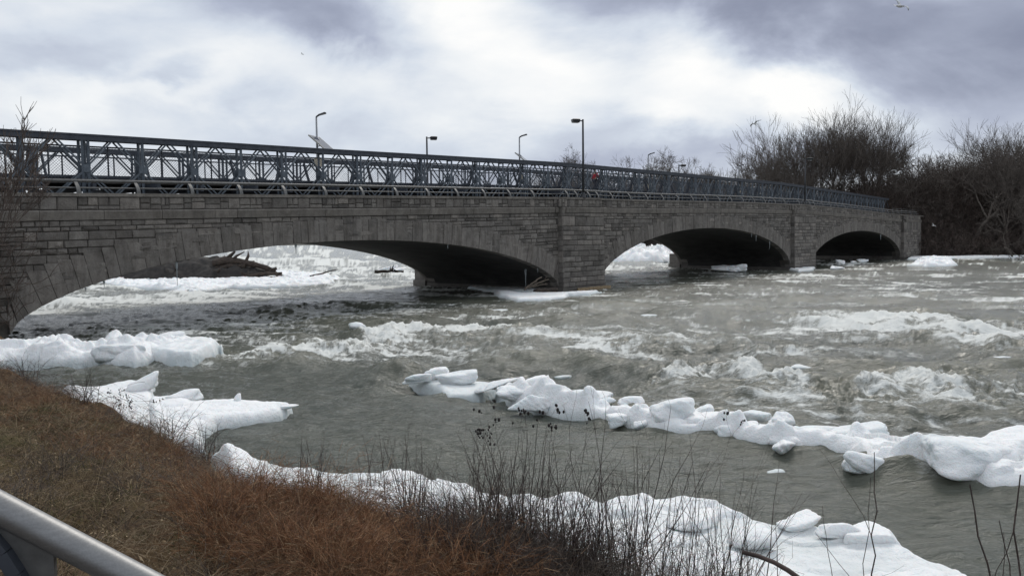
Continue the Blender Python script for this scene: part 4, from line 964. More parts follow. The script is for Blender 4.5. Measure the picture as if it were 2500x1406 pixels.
# ice frozen to the pier and under the arch
ice_sheet('ice_shelf', 'white ice collar curling round the foot of the first pier', [(1198, 712), (1215, 726), (1262, 738), (1330, 735), (1385, 730), (1390, 722), (1440, 720), (1478, 712), (1468, 707, .2), (1400, 712, .2), (1350, 714, .2), (1280, 714, .2), (1215, 706, .2)], .22, M_SNOW, .30, .05, 63)
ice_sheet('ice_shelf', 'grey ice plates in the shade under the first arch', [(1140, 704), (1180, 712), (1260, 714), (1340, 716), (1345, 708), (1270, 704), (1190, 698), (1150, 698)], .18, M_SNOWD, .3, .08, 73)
ice_sheet('ice_shelf', 'white ice fringe at the foot of the second pier', [(1925, 660), (1950, 664), (1985, 660), (1990, 654), (1960, 652), (1930, 653)], .20, M_SNOW, .3, .08, 83)
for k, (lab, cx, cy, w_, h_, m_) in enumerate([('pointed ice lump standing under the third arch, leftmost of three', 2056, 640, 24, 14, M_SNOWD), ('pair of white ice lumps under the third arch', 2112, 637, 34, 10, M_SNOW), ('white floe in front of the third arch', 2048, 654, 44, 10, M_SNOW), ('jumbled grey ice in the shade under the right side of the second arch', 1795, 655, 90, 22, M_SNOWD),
      ('low grey ice under the third arch, between the two lumps', 2085, 640, 16, 8, M_SNOWD)]):
    ice_block(lab, cx, cy, w_, h_, .6, (0, 0, 0), m_, 400+k, 'far ice lumps around the bridge piers', zlow=0, sub=5, soft=6, rough=.26)
ice_sheet('ice_heap', 'pile of white ice off the far bank right of the bridge', [(2218, 650), (2260, 653), (2330, 650), (2338, 643), (2300, 640), (2240, 641)], .38, M_SNOW, .9, .30, 133, None, 'ice heap', lump=.35, slab=.25, res=.16)
ice_sheet('shore_ice', 'thin white ice strip along the far wooded bank', [(2215, 634), (2300, 632.5), (2400, 631), (2600, 630), (2600, 626.8), (2400, 628), (2215, 630)], .3, M_SNOW, .5, .1, 93, res=.3)
# upstream ice seen through the second arch
gU = 'ice heaps upstream of the second arch'
ice_sheet('ice_heap', 'jagged heap of snowy ice seen through the second arch, nearest the water', [(1485, 640), (1560, 642), (1625, 640), (1660, 632), (1640, 626), (1560, 624), (1490, 628)], .95, M_SNOW, 1.6, .75, 113, gU, 'ice heap', lump=.9, slab=.5, res=.28)
ice_sheet('ice_heap', 'farther band of white ice high in the second arch opening', [(1510, 612), (1640, 612), (1660, 605), (1640, 600), (1520, 600)], 1.9, M_SNOW, 3.0, 1.3, 123, gU, 'ice heap', lump=1.4, slab=.8, res=.8)
# snow-edged driftwood bar seen through the first arch
ice_sheet('ice_shelf', 'long snowy bar of ice seen through the first arch, below the driftwood', [(225, 690), (300, 704), (380, 708), (470, 716), (560, 706), (700, 704), (800, 697), (835, 684), (790, 674), (680, 668), (600, 664), (480, 662), (330, 672), (250, 680)], .30, M_SNOW, .45, .16, 103, lump=.18, res=.07)
ice_block('thin grey plate of ice stranded below the snowy bar', 425, 714, 56, 18, .5, (10, -14, 8), M_ICE, 77, None, zlow=.0)
rk = thing('rock_islet', 'dark rock islet heaped with driftwood seen through the first arch', 'rock islet', at(500, 670))
W, F = chunk_shape((1, 1, 1), 9, 5, 4, 4, .10); c_ = at(500, 690)
wx0 = at(330, 690)[0]; wx1 = at(690, 690)[0]
W2 = W*np.array([(wx1-wx0)*1.0, 5.0, 3.6]) + np.array([(wx0+wx1)/2, c_[1]+2.2, .0]); W2[:, 2] += (ridge(W2[:, 0]*.7, W2[:, 1]*1.1, 4, 7) - .5)*1.3
mesh('rock', W2, F, M_ROCK, rk, True)
def log(label, a, b, r0, r1, m=M_WOOD, bend=.1, seed=0, name='driftwood_log', cat='driftwood', branches=0, group='driftwood logs on the rock islet'):
    a = np.array(a, float); b = np.array(b, float); r = np.random.RandomState(seed); N = 10; pts = []
    L = np.linalg.norm(b-a); off = r.normal(size=3)*bend*L; off[2] = abs(off[2])*.6
    for k in range(N):
        u = k/(N-1); pts.append(a + (b-a)*u + off*math.sin(u*math.pi)*.6 + r.normal(size=3)*.008*L)
    mb = MB(); mb.tube(pts, np.linspace(r0, r1, N)*(1 + .15*r.normal(size=N)), 9)
    for q in range(branches):
        k = r.randint(2, N-2); d = r.normal(size=3); d[2] = abs(d[2])*.7 + .1; d /= np.linalg.norm(d)
        mb.tube([pts[k], pts[k] + d*L*.12, pts[k] + d*L*.22 + r.normal(size=3)*.03*L], [r1*.9, r1*.6, r1*.2], 6)
    o = mb.build(name, m, None, True); return tag(o, label, cat, group)
def atz(x, y, Y): return atY(x, y, Y)
Yi = c_[1]
log('thick dark log highest on the islet, cut end to the right', atz(470, 648, Yi+2.6), atz(566, 632, Yi+2.4), .30, .26, seed=1)
log('long dark log sloping down to the right with broken branches', atz(520, 642, Yi+1.5), atz(672, 660, Yi+1.2), .36, .18, seed=2, branches=4)
log('dark log lying low along the front of the islet', atz(380, 675, Yi+.6), atz(640, 672, Yi+.5), .26, .16, seed=3, branches=2)
log('reddish wet log at the water edge of the islet', atz(500, 684, Yi-.1), atz(730, 678, Yi+.6), .16, .08, M_REDWOOD, .03, 4)
log('slender dark log behind the left part of the islet', atz(360, 662, Yi+2.4), atz(500, 645, Yi+2.2), .20, .14, seed=5, branches=2)
log('middle dark log crossing the heap', atz(430, 664, Yi+1.0), atz(600, 650, Yi+1.1), .28, .2, seed=6, branches=3)
log('grey weathered log leaning on the back of the heap', atz(450, 655, Yi+2.2), atz(620, 640, Yi+2.0), .16, .10, M_WOODP, .05, 31, branches=3)
log('thin dark pole poking out left of the heap', atz(300, 682, Yi+.3), atz(470, 662, Yi+.8), .10, .07, seed=32, branches=3)
log('dark log half buried in snow at the right foot of the heap', atz(590, 682, Yi+.2), atz(690, 668, Yi+.9), .20, .10, seed=33, branches=2)
log('short stub of dark wood on the left of the islet', atz(345, 678, Yi+.5), atz(440, 668, Yi+.9), .24, .2, seed=8)
log('thin bent branch sticking up from the snow, right of the islet', atz(758, 674, Yi+.7), atz(826, 657, Yi+.9), .07, .035, seed=11, bend=.12, branches=0)
log('jagged dark stump among the foam at the right tip of the islet', atz(650, 664, Yi+1.2), atz(676, 655, Yi+1.2), .2, .12, seed=12, branches=3)
gD = 'driftwood caught against the first pier'
log('pale driftwood branch leaning up under the arch by the first pier', atz(1280, 708, 49.2), atz(1322, 676, 50.2), .07, .04, M_WOODP, .04, 21, branches=2, group=gD)
log('pale driftwood branch lying across the others by the first pier', atz(1290, 703, 49.3), atz(1338, 682, 50.0), .06, .04, M_WOODP, .05, 22, branches=2, group=gD)
log('forked pale branch lowest in the pier driftwood', atz(1300, 700, 49.3), atz(1336, 694, 50), .05, .03, M_WOODP, .1, 23, branches=3, group=gD)
log('brown splintered log at the waterline by the first pier', atz(1305, 711, 49), atz(1360, 708, 50), .16, .13, M_WOOD, .02, 24, group=gD)
log('dark rootwad edge upstream of the first pier nose', atz(915, 663, 62), atz(985, 664, 62), .12, .08, M_WOOD, .05, 25, branches=4, group=gD)
for k, (lab, cx, cy, w_, h_) in enumerate([('slanting ice plate on the driftwood upstream of the first pier', 945, 655, 50, 16), ('white ice lump against the upstream nose of the first pier', 972, 659, 30, 12)]):
    ice_block(lab, cx, cy, w_, h_, .6, (0, -15, 5), M_SNOW, 520+k, 'ice upstream of the first pier', zlow=.3, sub=4, soft=9, rough=.07)
tag(ICB := ice_block('rounded orange-tan stone at the front edge of the driftwood islet', 519, 686, 9, 7, .8, (0, 0, 0), M_TIMBER, 90, None, 'small_rock', 'rock', .1, 3, 3, .03))

# icicles hanging from the arch edges
def icicle(label, x, y, hpx, wpx, grp, off=.05):
    d = ray(x, y); n = np.array([-math.cos(TH), math.sin(TH), 0]); t = (np.dot(np.array(B(0, off, 0)) - [0, 0, HC], n))/np.dot(d, n); q = np.array([0, 0, HC]) + d*t
    sc = t/FPX*np.linalg.norm([0, 1, 0]); L = hpx*sc*1.0; rr_ = wpx*sc*.32; mb = MB(); z = np.linspace(0, 1, 7)
    mb.tube([q + (0, 0, .03 - L*u) for u in z], [rr_*(1-u)**.8*(1 + .15*math.sin(9*u)) + .006 for u in z], 7)
    for s_ in (-1, 1): mb.tube([q + np.array([s_*rr_*1.6*math.sin(TH), s_*rr_*1.6*math.cos(TH), .03 - L*.45*u]) for u in z[:5]], [rr_*.55*(1-u) + .004 for u in z[:5]], 6)
    return tag(mb.build('icicle', M_ICICLE, None, True), label, 'icicle', grp)
gC = 'icicles hanging from the arch edges'
for lab, x, y, hh, ww, of in [('longest icicle hanging in front of the islet from the first arch', 431, 640, 60, 4, .1), ('thin icicle at the far left of the first arch', 254, 688, 16, 4, .1), ('short dark icicle low on the left of the first arch', 209, 704, 10, 3, .1), ('icicle pair near the crown of the first arch', 722, 598, 24, 5, .1),
                       ('small icicle right of the crown of the first arch', 1093, 597, 12, 3, .1), ('small icicle at the lower right of the first arch', 1313, 655, 12, 3, .2), ('tall icicle standing over the driftwood under the first arch', 1283, 658, 46, 5, 1.2),
                       ('long icicle at the upper right of the second arch', 1846, 573, 18, 3, .1), ('thin long icicle farther right in the second arch', 1879, 588, 22, 3, .1), ('tiny icicle left of the long one in the second arch', 1835, 570, 10, 3, .1), ('icicle at the upper right of the third arch', 2150, 573, 14, 3, .1)]:
    icicle(lab, x, y, hh, ww, gC, of)

# ------------------------------------------------------------------ island and far shore
m, nt, bs = mat('island_litter'); P = pos(nt)
nt.links.new(ramp(nt, [(.3, (.012, .009, .008)), (.7, (.045, .033, .026))], noise(nt, P, .9, 7, .7)).outputs[0], bs.inputs['Base Color']); bs.inputs['Roughness'].default_value = 1
bump(nt, bs, noise(nt, P, 3, 6, .7), 1.0, .3); M_LITTER = m
ISL = [B(106.3, .6, 0)[:2], at(2235, 630)[:2], at(2330, 629.5)[:2], at(2500, 627)[:2], at(2800, 624)[:2], (160, 120), (200, 400), (60, 420), (20, 300), (8, 210), (22, 165), (40, 140), B(112, 14, 0)[:2], B(106.3, 12.5, 0)[:2]]
gx = np.arange(0, 210, 1.2); gy = np.arange(90, 420, 1.6); GX, GY = np.meshgrid(gx, gy, indexing='ij'); sdI = poly_sd(ISL, GX, GY)
GZ = np.clip(sdI, -6, 6)*.22 + sstep(0, 12, sdI)*3.6 + (fbm(GX*.15, GY*.15, 4, 8) - .5)*1.6*sstep(-1, 4, sdI) + (fbm(GX*.7, GY*.7, 3, 18) - .5)*.8*sstep(-1, 2, sdI) - .1
V = np.stack([GX, GY, GZ], -1).reshape(-1, 3); ny_ = len(gy); i, j = np.meshgrid(np.arange(len(gx)-1), np.arange(ny_-1), indexing='ij'); a = (i*ny_+j).ravel()
F = np.stack([a, a+ny_, a+ny_+1, a+1], -1); F = F[sdI[:-1, :-1].ravel() > -7]
tag(mesh('island_ground', V, F, M_LITTER, None, True), kind='structure')
def isl_z(x, y):
    return float(np.interp(float(poly_sd(ISL, np.array([x]), np.array([y]))[0]), [-6, 0, 6, 12, 40], [-1.4, -.1, 2.6, 4.6, 4.8]))

# bare trees by recursive forking
def grow(seed, h=14.0, spread=.5, trunk_r=.28, levels=6, multi=1, upw=.35, wig=.16, kids=(2, 4), ratio=.74):
    r = np.random.RandomState(seed); T_ = []; C_ = []
    def branch(p, d, L, rad, lev):
        n = 4 if lev < 3 else 3; q = p.copy(); dd = d.copy(); tgt = T_ if lev <= 1 else C_; pts = [p.copy()]
        for k in range(n):
            dd = dd + r.normal(size=3)*wig; dd[2] += upw*.12; dd /= np.linalg.norm(dd); q2 = q + dd*L/n
            ra = rad*(1 - .45*k/n); rb = rad*(1 - .45*(k+1)/n); tgt.append((q.copy(), q2.copy(), ra, rb)); q = q2; pts.append(q.copy())
            if lev < levels and lev >= 1 and k >= 1 and r.random_sample() < .6: side(q, dd, L*.62, rb*.55, lev+1)
        if lev < levels:
            for _ in range(r.randint(kids[0], kids[1])): side(q, dd, L*ratio, rad*.55*.98, lev+1)
    def side(q, dd, L, rad, lev):
        s = r.normal(size=3); s -= s @ dd*dd; s /= np.linalg.norm(s); a = r.uniform(.35, .95)*spread*1.6; nd_ = dd*math.cos(a) + s*math.sin(a); nd_[2] += upw*.35
        nd_ /= np.linalg.norm(nd_); branch(q, nd_, L*r.uniform(.75, 1.15), max(rad, .012), lev)
    for k in range(multi):
        d = np.array([r.normal()*.28*(multi > 1), r.normal()*.28*(multi > 1), 1.]); d /= np.linalg.norm(d)
        branch(np.array([r.normal()*.3*(multi > 1), r.normal()*.3*(multi > 1), -.4]), d, h*.26, trunk_r*(1 if multi == 1 else .75), 0)
    return T_, C_
def tree_proto(label, loc, seed, H_=14, twig=.014, **kw):
    T_, C_ = grow(seed, H_, **kw); pass; root = thing('bare_tree', label, 'tree', loc, 'bare trees on the wooded island')
    top = max(max(s[1][2] for s in T_ + C_), 1); k = H_/top
    for nm, S_, n, m_ in (('trunk', T_, 6, M_BARK), ('crown', C_, 3, M_TWIG)):
        p0 = np.array([s[0] for s in S_])*k; p1 = np.array([s[1] for s in S_])*k; r0 = np.maximum([s[2] for s in S_], twig); r1 = np.maximum([s[3] for s in S_], twig*.75)
        V, F = seg_mesh(p0, p1, r0, r1, n); mesh(nm, V, F, m_, root, False, None, True)
    return root
def TL(px, Y): return at2(px, Y)
TSC = 1.13
def at2(px, Y):
    d = ray(px, 600); x = d[0]/d[1]*Y; return (x, Y, isl_z(x, Y))
protos = []
spec = [dict(seed=1, H_=17, levels=5, multi=5, spread=.36, trunk_r=.24, upw=.36, kids=(2, 4), wig=.11, ratio=.80), dict(seed=6, H_=18, levels=5, multi=6, spread=.37, trunk_r=.22, upw=.36, kids=(2, 4), wig=.13, ratio=.78), dict(seed=11, H_=13, levels=6, multi=2, spread=.60, trunk_r=.30, upw=.12, wig=.24, kids=(2, 4)), dict(seed=21, H_=12, levels=5, multi=1, spread=.5, trunk_r=.2, upw=.3, kids=(3, 4))]
TREES = [  # label, px, distance, proto, scale, rot
    ('tall many-stemmed bare tree at the left of the big clump, swept to the left', 1868, 128, 0, 1.0, .3), ('tallest bare tree in the clump, spiky top under the bright cloud', 2010, 130, 1, 1.10, 1.0), ('bare tree filling the clump between its two tallest crowns', 1935, 133, 0, .99, 2.1),
    ('bare tree in the clump just right of the tallest crown', 2072, 131, 1, .96, 3.5), ('round-topped bare tree at the right shoulder of the clump', 2140, 128, 0, .90, 4.4), ('low bare tree at the far right of the clump, leaning out', 2205, 126, 2, .90, 5.0),
    ('low bushy tree at the left foot of the clump, over the truss', 1825, 128, 2, .98, .8), ('gnarled dark tree with a crooked open crown right of the gap', 2385, 118, 2, 1.12, 2.6), ('tall dense tree at the right edge of the picture', 2490, 116, 1, .88, .2),
    ('dense twiggy tree just left of the right-edge tree', 2450, 121, 0, .74, 1.5), ('low tree beyond the gap between the clump and the gnarled tree', 2265, 150, 3, .92, 0), ('small tree in the gap, nearer the gnarled tree', 2310, 146, 3, .85, 2.0),
    ('bare tree in the middle of the clump, standing behind the rest', 2000, 140, 1, .98, 5.5), ('bare tree behind the left part of the clump', 1930, 142, 0, .90, 3.1), ('slim bare tree beside the right shoulder of the clump', 2130, 138, 1, .85, .9),
    ('small bare tree off the left edge of the clump, above the truss', 1795, 150, 3, 1.15, 1.2), ('dense tree beyond the right edge tree, cropped by the picture', 2540, 118, 0, .85, 4.0)]
TREES += [('upright bare tree between the gnarled tree and the right-edge trees', 2415, 124, 0, .82, .4), ('bare tree right behind the gnarled crooked tree', 2350, 132, 1, .58, 2.2), ('low bare tree in the dip right of the clump', 2255, 133, 0, .55, 3.0), ('slim bare tree behind the right-edge trees', 2470, 132, 1, .90, 1.9),
    ('dark bushy tree at the foot of the right-edge trees', 2500, 109, 2, .82, 4.1), ('bushy bare tree at the right foot of the clump', 2225, 122, 3, .85, 5.2), ('bare tree filling the left half of the clump from behind', 1900, 137, 1, .95, 4.8), ('bare tree filling the right half of the clump from behind', 2110, 141, 0, 1.02, 1.3)]
used = {}
for lab, px, Yd, pk, sc, rz in TREES:
    loc = at2(px, Yd)
    if pk not in used:
        used[pk] = tree_proto(lab, loc, **spec[pk]); o = used[pk]; o.rotation_euler = (0, 0, rz); o.scale = (sc*TSC,)*3
    else: copy_tree(used[pk], loc, rz, sc*TSC, lab)
FAR = [('bare far tree left of the tall black lamp, pale spreading limbs', 1388, 200, 2, 1.30), ('small far bare tree just right of the dark conifer', 1490, 205, 3, .95), ('round far tree left of the third solar lamp', 1540, 190, 3, 1.22), ('far tree right behind the third solar lamp', 1590, 195, 3, 1.25),
       ('open-branched far tree right of the third solar lamp', 1634, 190, 2, 1.22), ('dense round far tree beside the low black lamp', 1674, 188, 3, 1.18), ('little crooked far tree standing apart before the big clump', 1735, 180, 2, .95), ('faint far tree at the left, behind the second solar lamp', 1325, 215, 3, 1.02)]
for lab, px, Yd, pk, sc in FAR:
    x, y, z = at2(px, Yd); zt = 2.0; r = copy_tree(used[pk], (x, y, zt), px*.37, sc*1.42, lab); r['group'] = 'far bare trees behind the bridge'
# dark conifer
x, y, z = at2(1453, 200); cf = thing('conifer', 'dark pointed conifer beyond the truss, right of the tall black lamp', 'tree', (x, y, 3)); r = np.random.RandomState(3); p0 = []; p1 = []; r0 = []; r1 = []
for k in range(900):
    z = r.uniform(3, 17.5); rad = (18 - z)*.24*r.uniform(.5, 1.1); a = r.uniform(0, 6.283); p0.append((0, 0, z)); p1.append((math.cos(a)*rad, math.sin(a)*rad, z - .3*rad + r.normal()*.2)); r0.append(.05); r1.append(.10)
V, F = seg_mesh(p0, p1, r0, r1, 3); mesh('crown', V, F, M_TWIGD, cf, False, None, True); V, F = seg_mesh([(0, 0, -1)], [(0, 0, 17.5)], [.25], [.04], 8); mesh('trunk', V, F, M_BARK, cf, False, None, True)
# thicket: uncountable undergrowth on the island
def thicket(name, n, region, hfn, seed, m_, rad=.03, kind_label=None, L=(1.5, 4.5)):
    r = np.random.RandomState(seed); p0 = []; p1 = []; ra = []; rb = []
    pts = region(r, n)
    P0 = []; 
    for (x, y, z) in pts:
        h = hfn(x, y, r)
        if h < .3: continue
        nst = r.randint(3, 6)
        for _ in range(nst):
            d = np.array([r.normal()*.35, r.normal()*.35, 1]); d /= np.linalg.norm(d); q = np.array([x, y, z]); Ls = h*r.uniform(.6, 1)
            for k in range(4):
                d = d + r.normal(size=3)*.2; d /= np.linalg.norm(d); q2 = q + d*Ls/4; p0.append(q); p1.append(q2); ra.append(rad*(1.3-.25*k)); rb.append(rad*(1.05-.25*k))
                if k > 0:
                    for __ in range(2 if k < 3 else 3):
                        e = d + r.normal(size=3)*.65; e /= np.linalg.norm(e); q3 = q2 + e*Ls*r.uniform(.12, .3); p0.append(q2); p1.append(q3); ra.append(rad*.6); rb.append(rad*.35)
                q = q2
    V, F = seg_mesh(p0, p1, ra, rb, 3); o = mesh(name, V, F, m_); return tag(o, kind='stuff')
def reg_isl(r, n):
    out = []
    while len(out) < n:
        px = r.uniform(1770, 2620); Y = 104 + 50*r.random_sample()**1.4; d = ray(px, 600); x = d[0]/d[1]*Y
        s_ = float(poly_sd(ISL, np.array([x]), np.array([Y]))[0])
        if s_ > .1: out.append((x, Y, isl_z(x, Y) - .2))
    return out
def h_isl(x, y, r):
    s_ = float(poly_sd(ISL, np.array([x]), np.array([y]))[0]); return min(2.0 + s_*.5, 7.5 + (3.0 if x/y > .50 else 0))*r.uniform(.6, 1.1)
thicket('island_undergrowth', 6200, reg_isl, h_isl, 5, M_TWIGD, .045)
def reg_edge(r, n):
    out = []
    for _ in range(n):
        px = r.uniform(2222, 2640); Y = r.uniform(103, 118); d = ray(px, 600); x = d[0]/d[1]*Y; s_ = float(poly_sd(ISL, np.array([x]), np.array([Y]))[0])
        if -.3 < s_ < 6: out.append((x, Y, isl_z(x, Y) - .2))
    return out
thicket('waterside_brush', 2600, reg_edge, lambda x, y, r: r.uniform(1.0, 3.8), 15, M_TWIGD, .04)
def reg_far(r, n):
    out = []
    while len(out) < n:
        px = r.uniform(1300, 1800); Y = r.uniform(165, 230); d = ray(px, 600); x = d[0]/d[1]*Y; out.append((x, Y, 2.2))
    return out
thicket('far_undergrowth', 1900, reg_far, lambda x, y, r: 10 + 9*fbm(np.array(x*.12), np.array(y*.02), 3, 4)*r.uniform(.6, 1.1), 25, M_TWIG, .06)

# ------------------------------------------------------------------ gulls
def gull(label, p, span, yaw, roll_, up=.35, seed=0, pitch=0):
    root = thing('gull', label, 'bird', p, 'gulls flying over the river'); s = span/1.3
    Rm = np.array(Matrix.Rotation(R(yaw), 3, 'Z') @ Matrix.Rotation(R(pitch), 3, 'X') @ Matrix.Rotation(R(roll_), 3, 'Y'))
    def tr(V): return (np.asarray(V)*s) @ Rm.T
    mb = MB(); ys = np.array([-.30, -.26, -.18, -.05, .08, .17, .22, .27, .31, .34]); rad = np.array([.004, .02, .045, .068, .066, .048, .036, .038, .026, .004]); zz_ = np.array([0, 0, 0, 0, .005, .012, .02, .028, .025, .02])
    mb.tube(tr(np.stack([0*ys, ys, zz_], -1)), rad*s, 12); 
    body = mb.build('body', M_GULLW, root, True, True)
    mb = MB(); mb.tube(tr([(0, .33, .022), (0, .36, .015), (0, .385, .004)]), [.010*s, .008*s, .003*s], 6); mb.build('beak', M_TIMBER, root, True, True)
    mb = MB(); T0 = tr([(-.02, -.22, 0), (.02, -.22, 0), (.075, -.40, 0), (-.075, -.40, 0), (-.02, -.22, .012), (.02, -.22, .012), (.075, -.40, .006), (-.075, -.40, .006)]); mb.hexa(T0); mb.build('tail', M_GULLW, root, False, True)
    for sd in (-1, 1):
        xs = np.array([.03, .12, .22, .33, .44, .55, .65]); zz2 = up*np.array([0, .10, .19, .22, .20, .14, .06]) + .03; lead = np.array([.11, .14, .16, .13, .07, -.01, -.12]); tr_ = np.array([-.07, -.07, -.06, -.06, -.09, -.12, -.135]); V = []; F = []
        for k in range(7): V += [(sd*xs[k], lead[k], zz2[k]), (sd*xs[k], (lead[k]*.6+tr_[k]*.4), zz2[k] + .012), (sd*xs[k], tr_[k], zz2[k] - .004), (sd*xs[k], (lead[k]*.6+tr_[k]*.4), zz2[k] - .008)]
        for k in range(6):
            for q in range(4): F.append((k*4+q, k*4+(q+1) % 4, (k+1)*4+(q+1) % 4, (k+1)*4+q))
        F += [(0, 1, 2, 3), (27, 26, 25, 24)]
        Vt = tr(V); w_ = mesh('wing', Vt, F, M_GULLG, root, True, None, True)
        mb = MB(); tipV = [Vt[20], Vt[24]]; a_, b_ = Vt[21], Vt[26]; mb.hexa([Vt[20]+(0, 0, .004*s), Vt[22]+(0, 0, .004*s), Vt[26]+(0, 0, .004*s), Vt[24]+(0, 0, .004*s), Vt[20]+(0, 0, .02*s), Vt[22]+(0, 0, .02*s), Vt[26]+(0, 0, .02*s), Vt[24]+(0, 0, .02*s)]); mb.build('wing_tip', M_BLACK, w_, False, True)
    return root
gull('large gull with spread wings at the top right of the sky', atY(2196, 16, 46), 1.55, -60, 38, .5)
gull('small white gull flying in front of the dark island trees', atY(2190, 425, 95), 1.7, 200, -6, 1.3)
gull('pale gull against the left crown of the tree clump', atY(1843, 303, 60), 1.1, 120, 18, .3)
gull('tiny gull high over the truss at the left of the sky', atY(738, 133, 190), 1.3, 80, 14, .3)
gull('white gull flying low before the dark brush right of the bridge', atY(2279, 551, 98), .9, 30, 30, .9)

# ------------------------------------------------------------------ near bank vegetation
def bz(x, y): return float(bank_h(np.array([x]), np.array([y]))[0])
def strands(name, n, seed, sampler, L, rad, lean, m_, segs=3, droop=.5, kind='stuff'):
    r = np.random.RandomState(seed); XY = sampler(r, n); n = len(XY); Z = bank_h(XY[:, 0], XY[:, 1])
    p = np.stack([XY[:, 0], XY[:, 1], Z - .01], -1); az = r.uniform(0, 2*math.pi, n); le = lean*r.uniform(.5, 1.3, n); Ls = r.uniform(L[0], L[1], n)
    d = np.stack([np.cos(az)*np.sin(le), np.sin(az)*np.sin(le), np.cos(le)], -1); P0 = []; P1 = []; A = []; B_ = []; tn = r.uniform(0, 1, n); TT_ = []
    for k in range(segs):
        q = p + d*(Ls/segs)[:, None]; P0.append(p); P1.append(q); ra = rad*r.uniform(.7, 1.3, n)
        A.append(ra*(1 - .28*k)); B_.append(ra*(1 - .28*(k+1))); TT_.append(tn); p = q
        d = d + np.stack([r.normal(size=n)*.22 + np.cos(az)*droop*.35, r.normal(size=n)*.22 + np.sin(az)*droop*.35, r.normal(size=n)*.18 - droop*.38], -1); d /= np.linalg.norm(d, axis=1)[:, None]
    V, F = seg_mesh(np.concatenate(P0), np.concatenate(P1), np.concatenate(A), np.concatenate(B_), 3)
    o = mesh(name, V, F, m_, None, False, {'tint': np.repeat(np.concatenate(TT_), 6)}); return tag(o, kind=kind)
def straw(name, stops, rough=.8):
    m, nt, bs = mat(name); P = pos(nt); c = ramp(nt, stops, tint(nt)).outputs[0]; c = mixc(nt, .6, c, ramp(nt, [(.3, (.45, .42, .4)), (.7, (1, 1, 1))], noise(nt, P, 1.3, 4)).outputs[0], 'MULTIPLY')
    nt.links.new(c, bs.inputs['Base Color']); bs.inputs['Roughness'].default_value = rough; return m
M_STRAW = straw('dead_grass', [(0, (.045, .028, .014)), (.35, (.13, .083, .042)), (.7, (.27, .19, .10)), (1, (.52, .41, .26))])
M_RUST = straw('rusty_stems', [(0, (.065, .033, .018)), (.45, (.21, .092, .040)), (.8, (.35, .17, .078)), (1, (.48, .33, .19))])
M_MOSS = straw('green_grass', [(0, (.055, .058, .016)), (1, (.14, .14, .045))])
def samp(poly_px, z=1.0, dens=None):
    Pw = np.array([at(x, y, z)[:2] for x, y in poly_px])
    def f(r, n):
        lo, hi = Pw.min(0), Pw.max(0); out = []; tot = 0
        while tot < n:
            # more strands nearer the viewer
            q = r.uniform(lo, hi, (n*3, 2)); q = q[(poly_sd(Pw, q[:, 0], q[:, 1]) > 0) & (poly_sd(BANK, q[:, 0], q[:, 1]) > .02)]
            dd = np.hypot(q[:, 0], q[:, 1]); q = q[r.random_sample(len(q)) < np.clip(6/dd, .12, 1)]
            if dens is not None: q = q[r.random_sample(len(q)) < dens(q[:, 0], q[:, 1])]
            out.append(q); tot += len(q)
            if len(q) == 0: break
        return np.concatenate(out)[:n]
    return f
ALLB = [(-500, 880), (0, 880), (400, 1000), (900, 1180), (1500, 1360), (1900, 1500), (1900, 2600), (-1500, 2600), (-1500, 1000)]
strands('dead_grass', 60000, 1, samp(ALLB, .9, lambda x, y: .15 + .85*sstep(.38, .58, fbm(x*2.2, y*2.2, 3, 91))), (.08, .30), .0022, 1.15, M_STRAW, 3, .9)
strands('green_grass', 26000, 2, samp(ALLB, .9, lambda x, y: sstep(.46, .58, fbm(x*.9, y*.9, 4, 71))), (.04, .14), .0028, .7, M_MOSS, 2, .4)
RUST = [(440, 1230), (560, 1150), (700, 1160), (900, 1190), (1010, 1230), (1150, 1290), (1380, 1400), (1500, 1560), (800, 1560), (560, 1400), (480, 1300)]
strands('rusty_weeds', 15000, 3, samp(RUST, .9, lambda x, y: .12 + .88*sstep(.42, .6, fbm(x*1.6, y*1.6, 3, 81))), (.22, .62), .0026, .68, M_RUST, 6, .66)
strands('brown_weeds', 7000, 33, samp(RUST, .9), (.25, .80), .0024, .75, M_STRAW, 6, .7)
EDGEB = [(-100, 870), (100, 905), (420, 1030), (560, 1110), (760, 1190), (1000, 1230), (1340, 1370), (1500, 1450), (1300, 1460), (950, 1300), (700, 1250), (480, 1150), (300, 1070), (60, 960), (-100, 920)]
strands('edge_weeds', 2600, 37, samp(EDGEB, .7), (.15, .50), .0026, .85, M_RUST, 6, .7)
strands('edge_briars', 1000, 38, samp(EDGEB, .7), (.5, 1.1), .0030, .8, M_SHRUB, 8, .7)
strands('rusty_weeds', 2600, 4, samp([(-100, 880), (120, 930), (420, 1040), (560, 1130), (420, 1180), (100, 1060), (-100, 1000)], .9), (.12, .42), .0035, .8, M_RUST, 4, .7)
strands('tan_weeds', 4200, 6, samp(ALLB, .9), (.30, .75), .0024, .8, M_STRAW, 5, .55)
strands('fallen_stems', 2600, 36, samp(ALLB, .9), (.35, .9), .0030, 1.35, M_STRAW, 5, .25)
M_GREYS = straw('grey_stems', [(0, (.035, .026, .022)), (.5, (.10, .080, .066)), (1, (.22, .18, .15))])
M_PALE = straw('pale_straw', [(0, (.20, .145, .085)), (.6, (.34, .26, .165)), (1, (.52, .43, .30))])
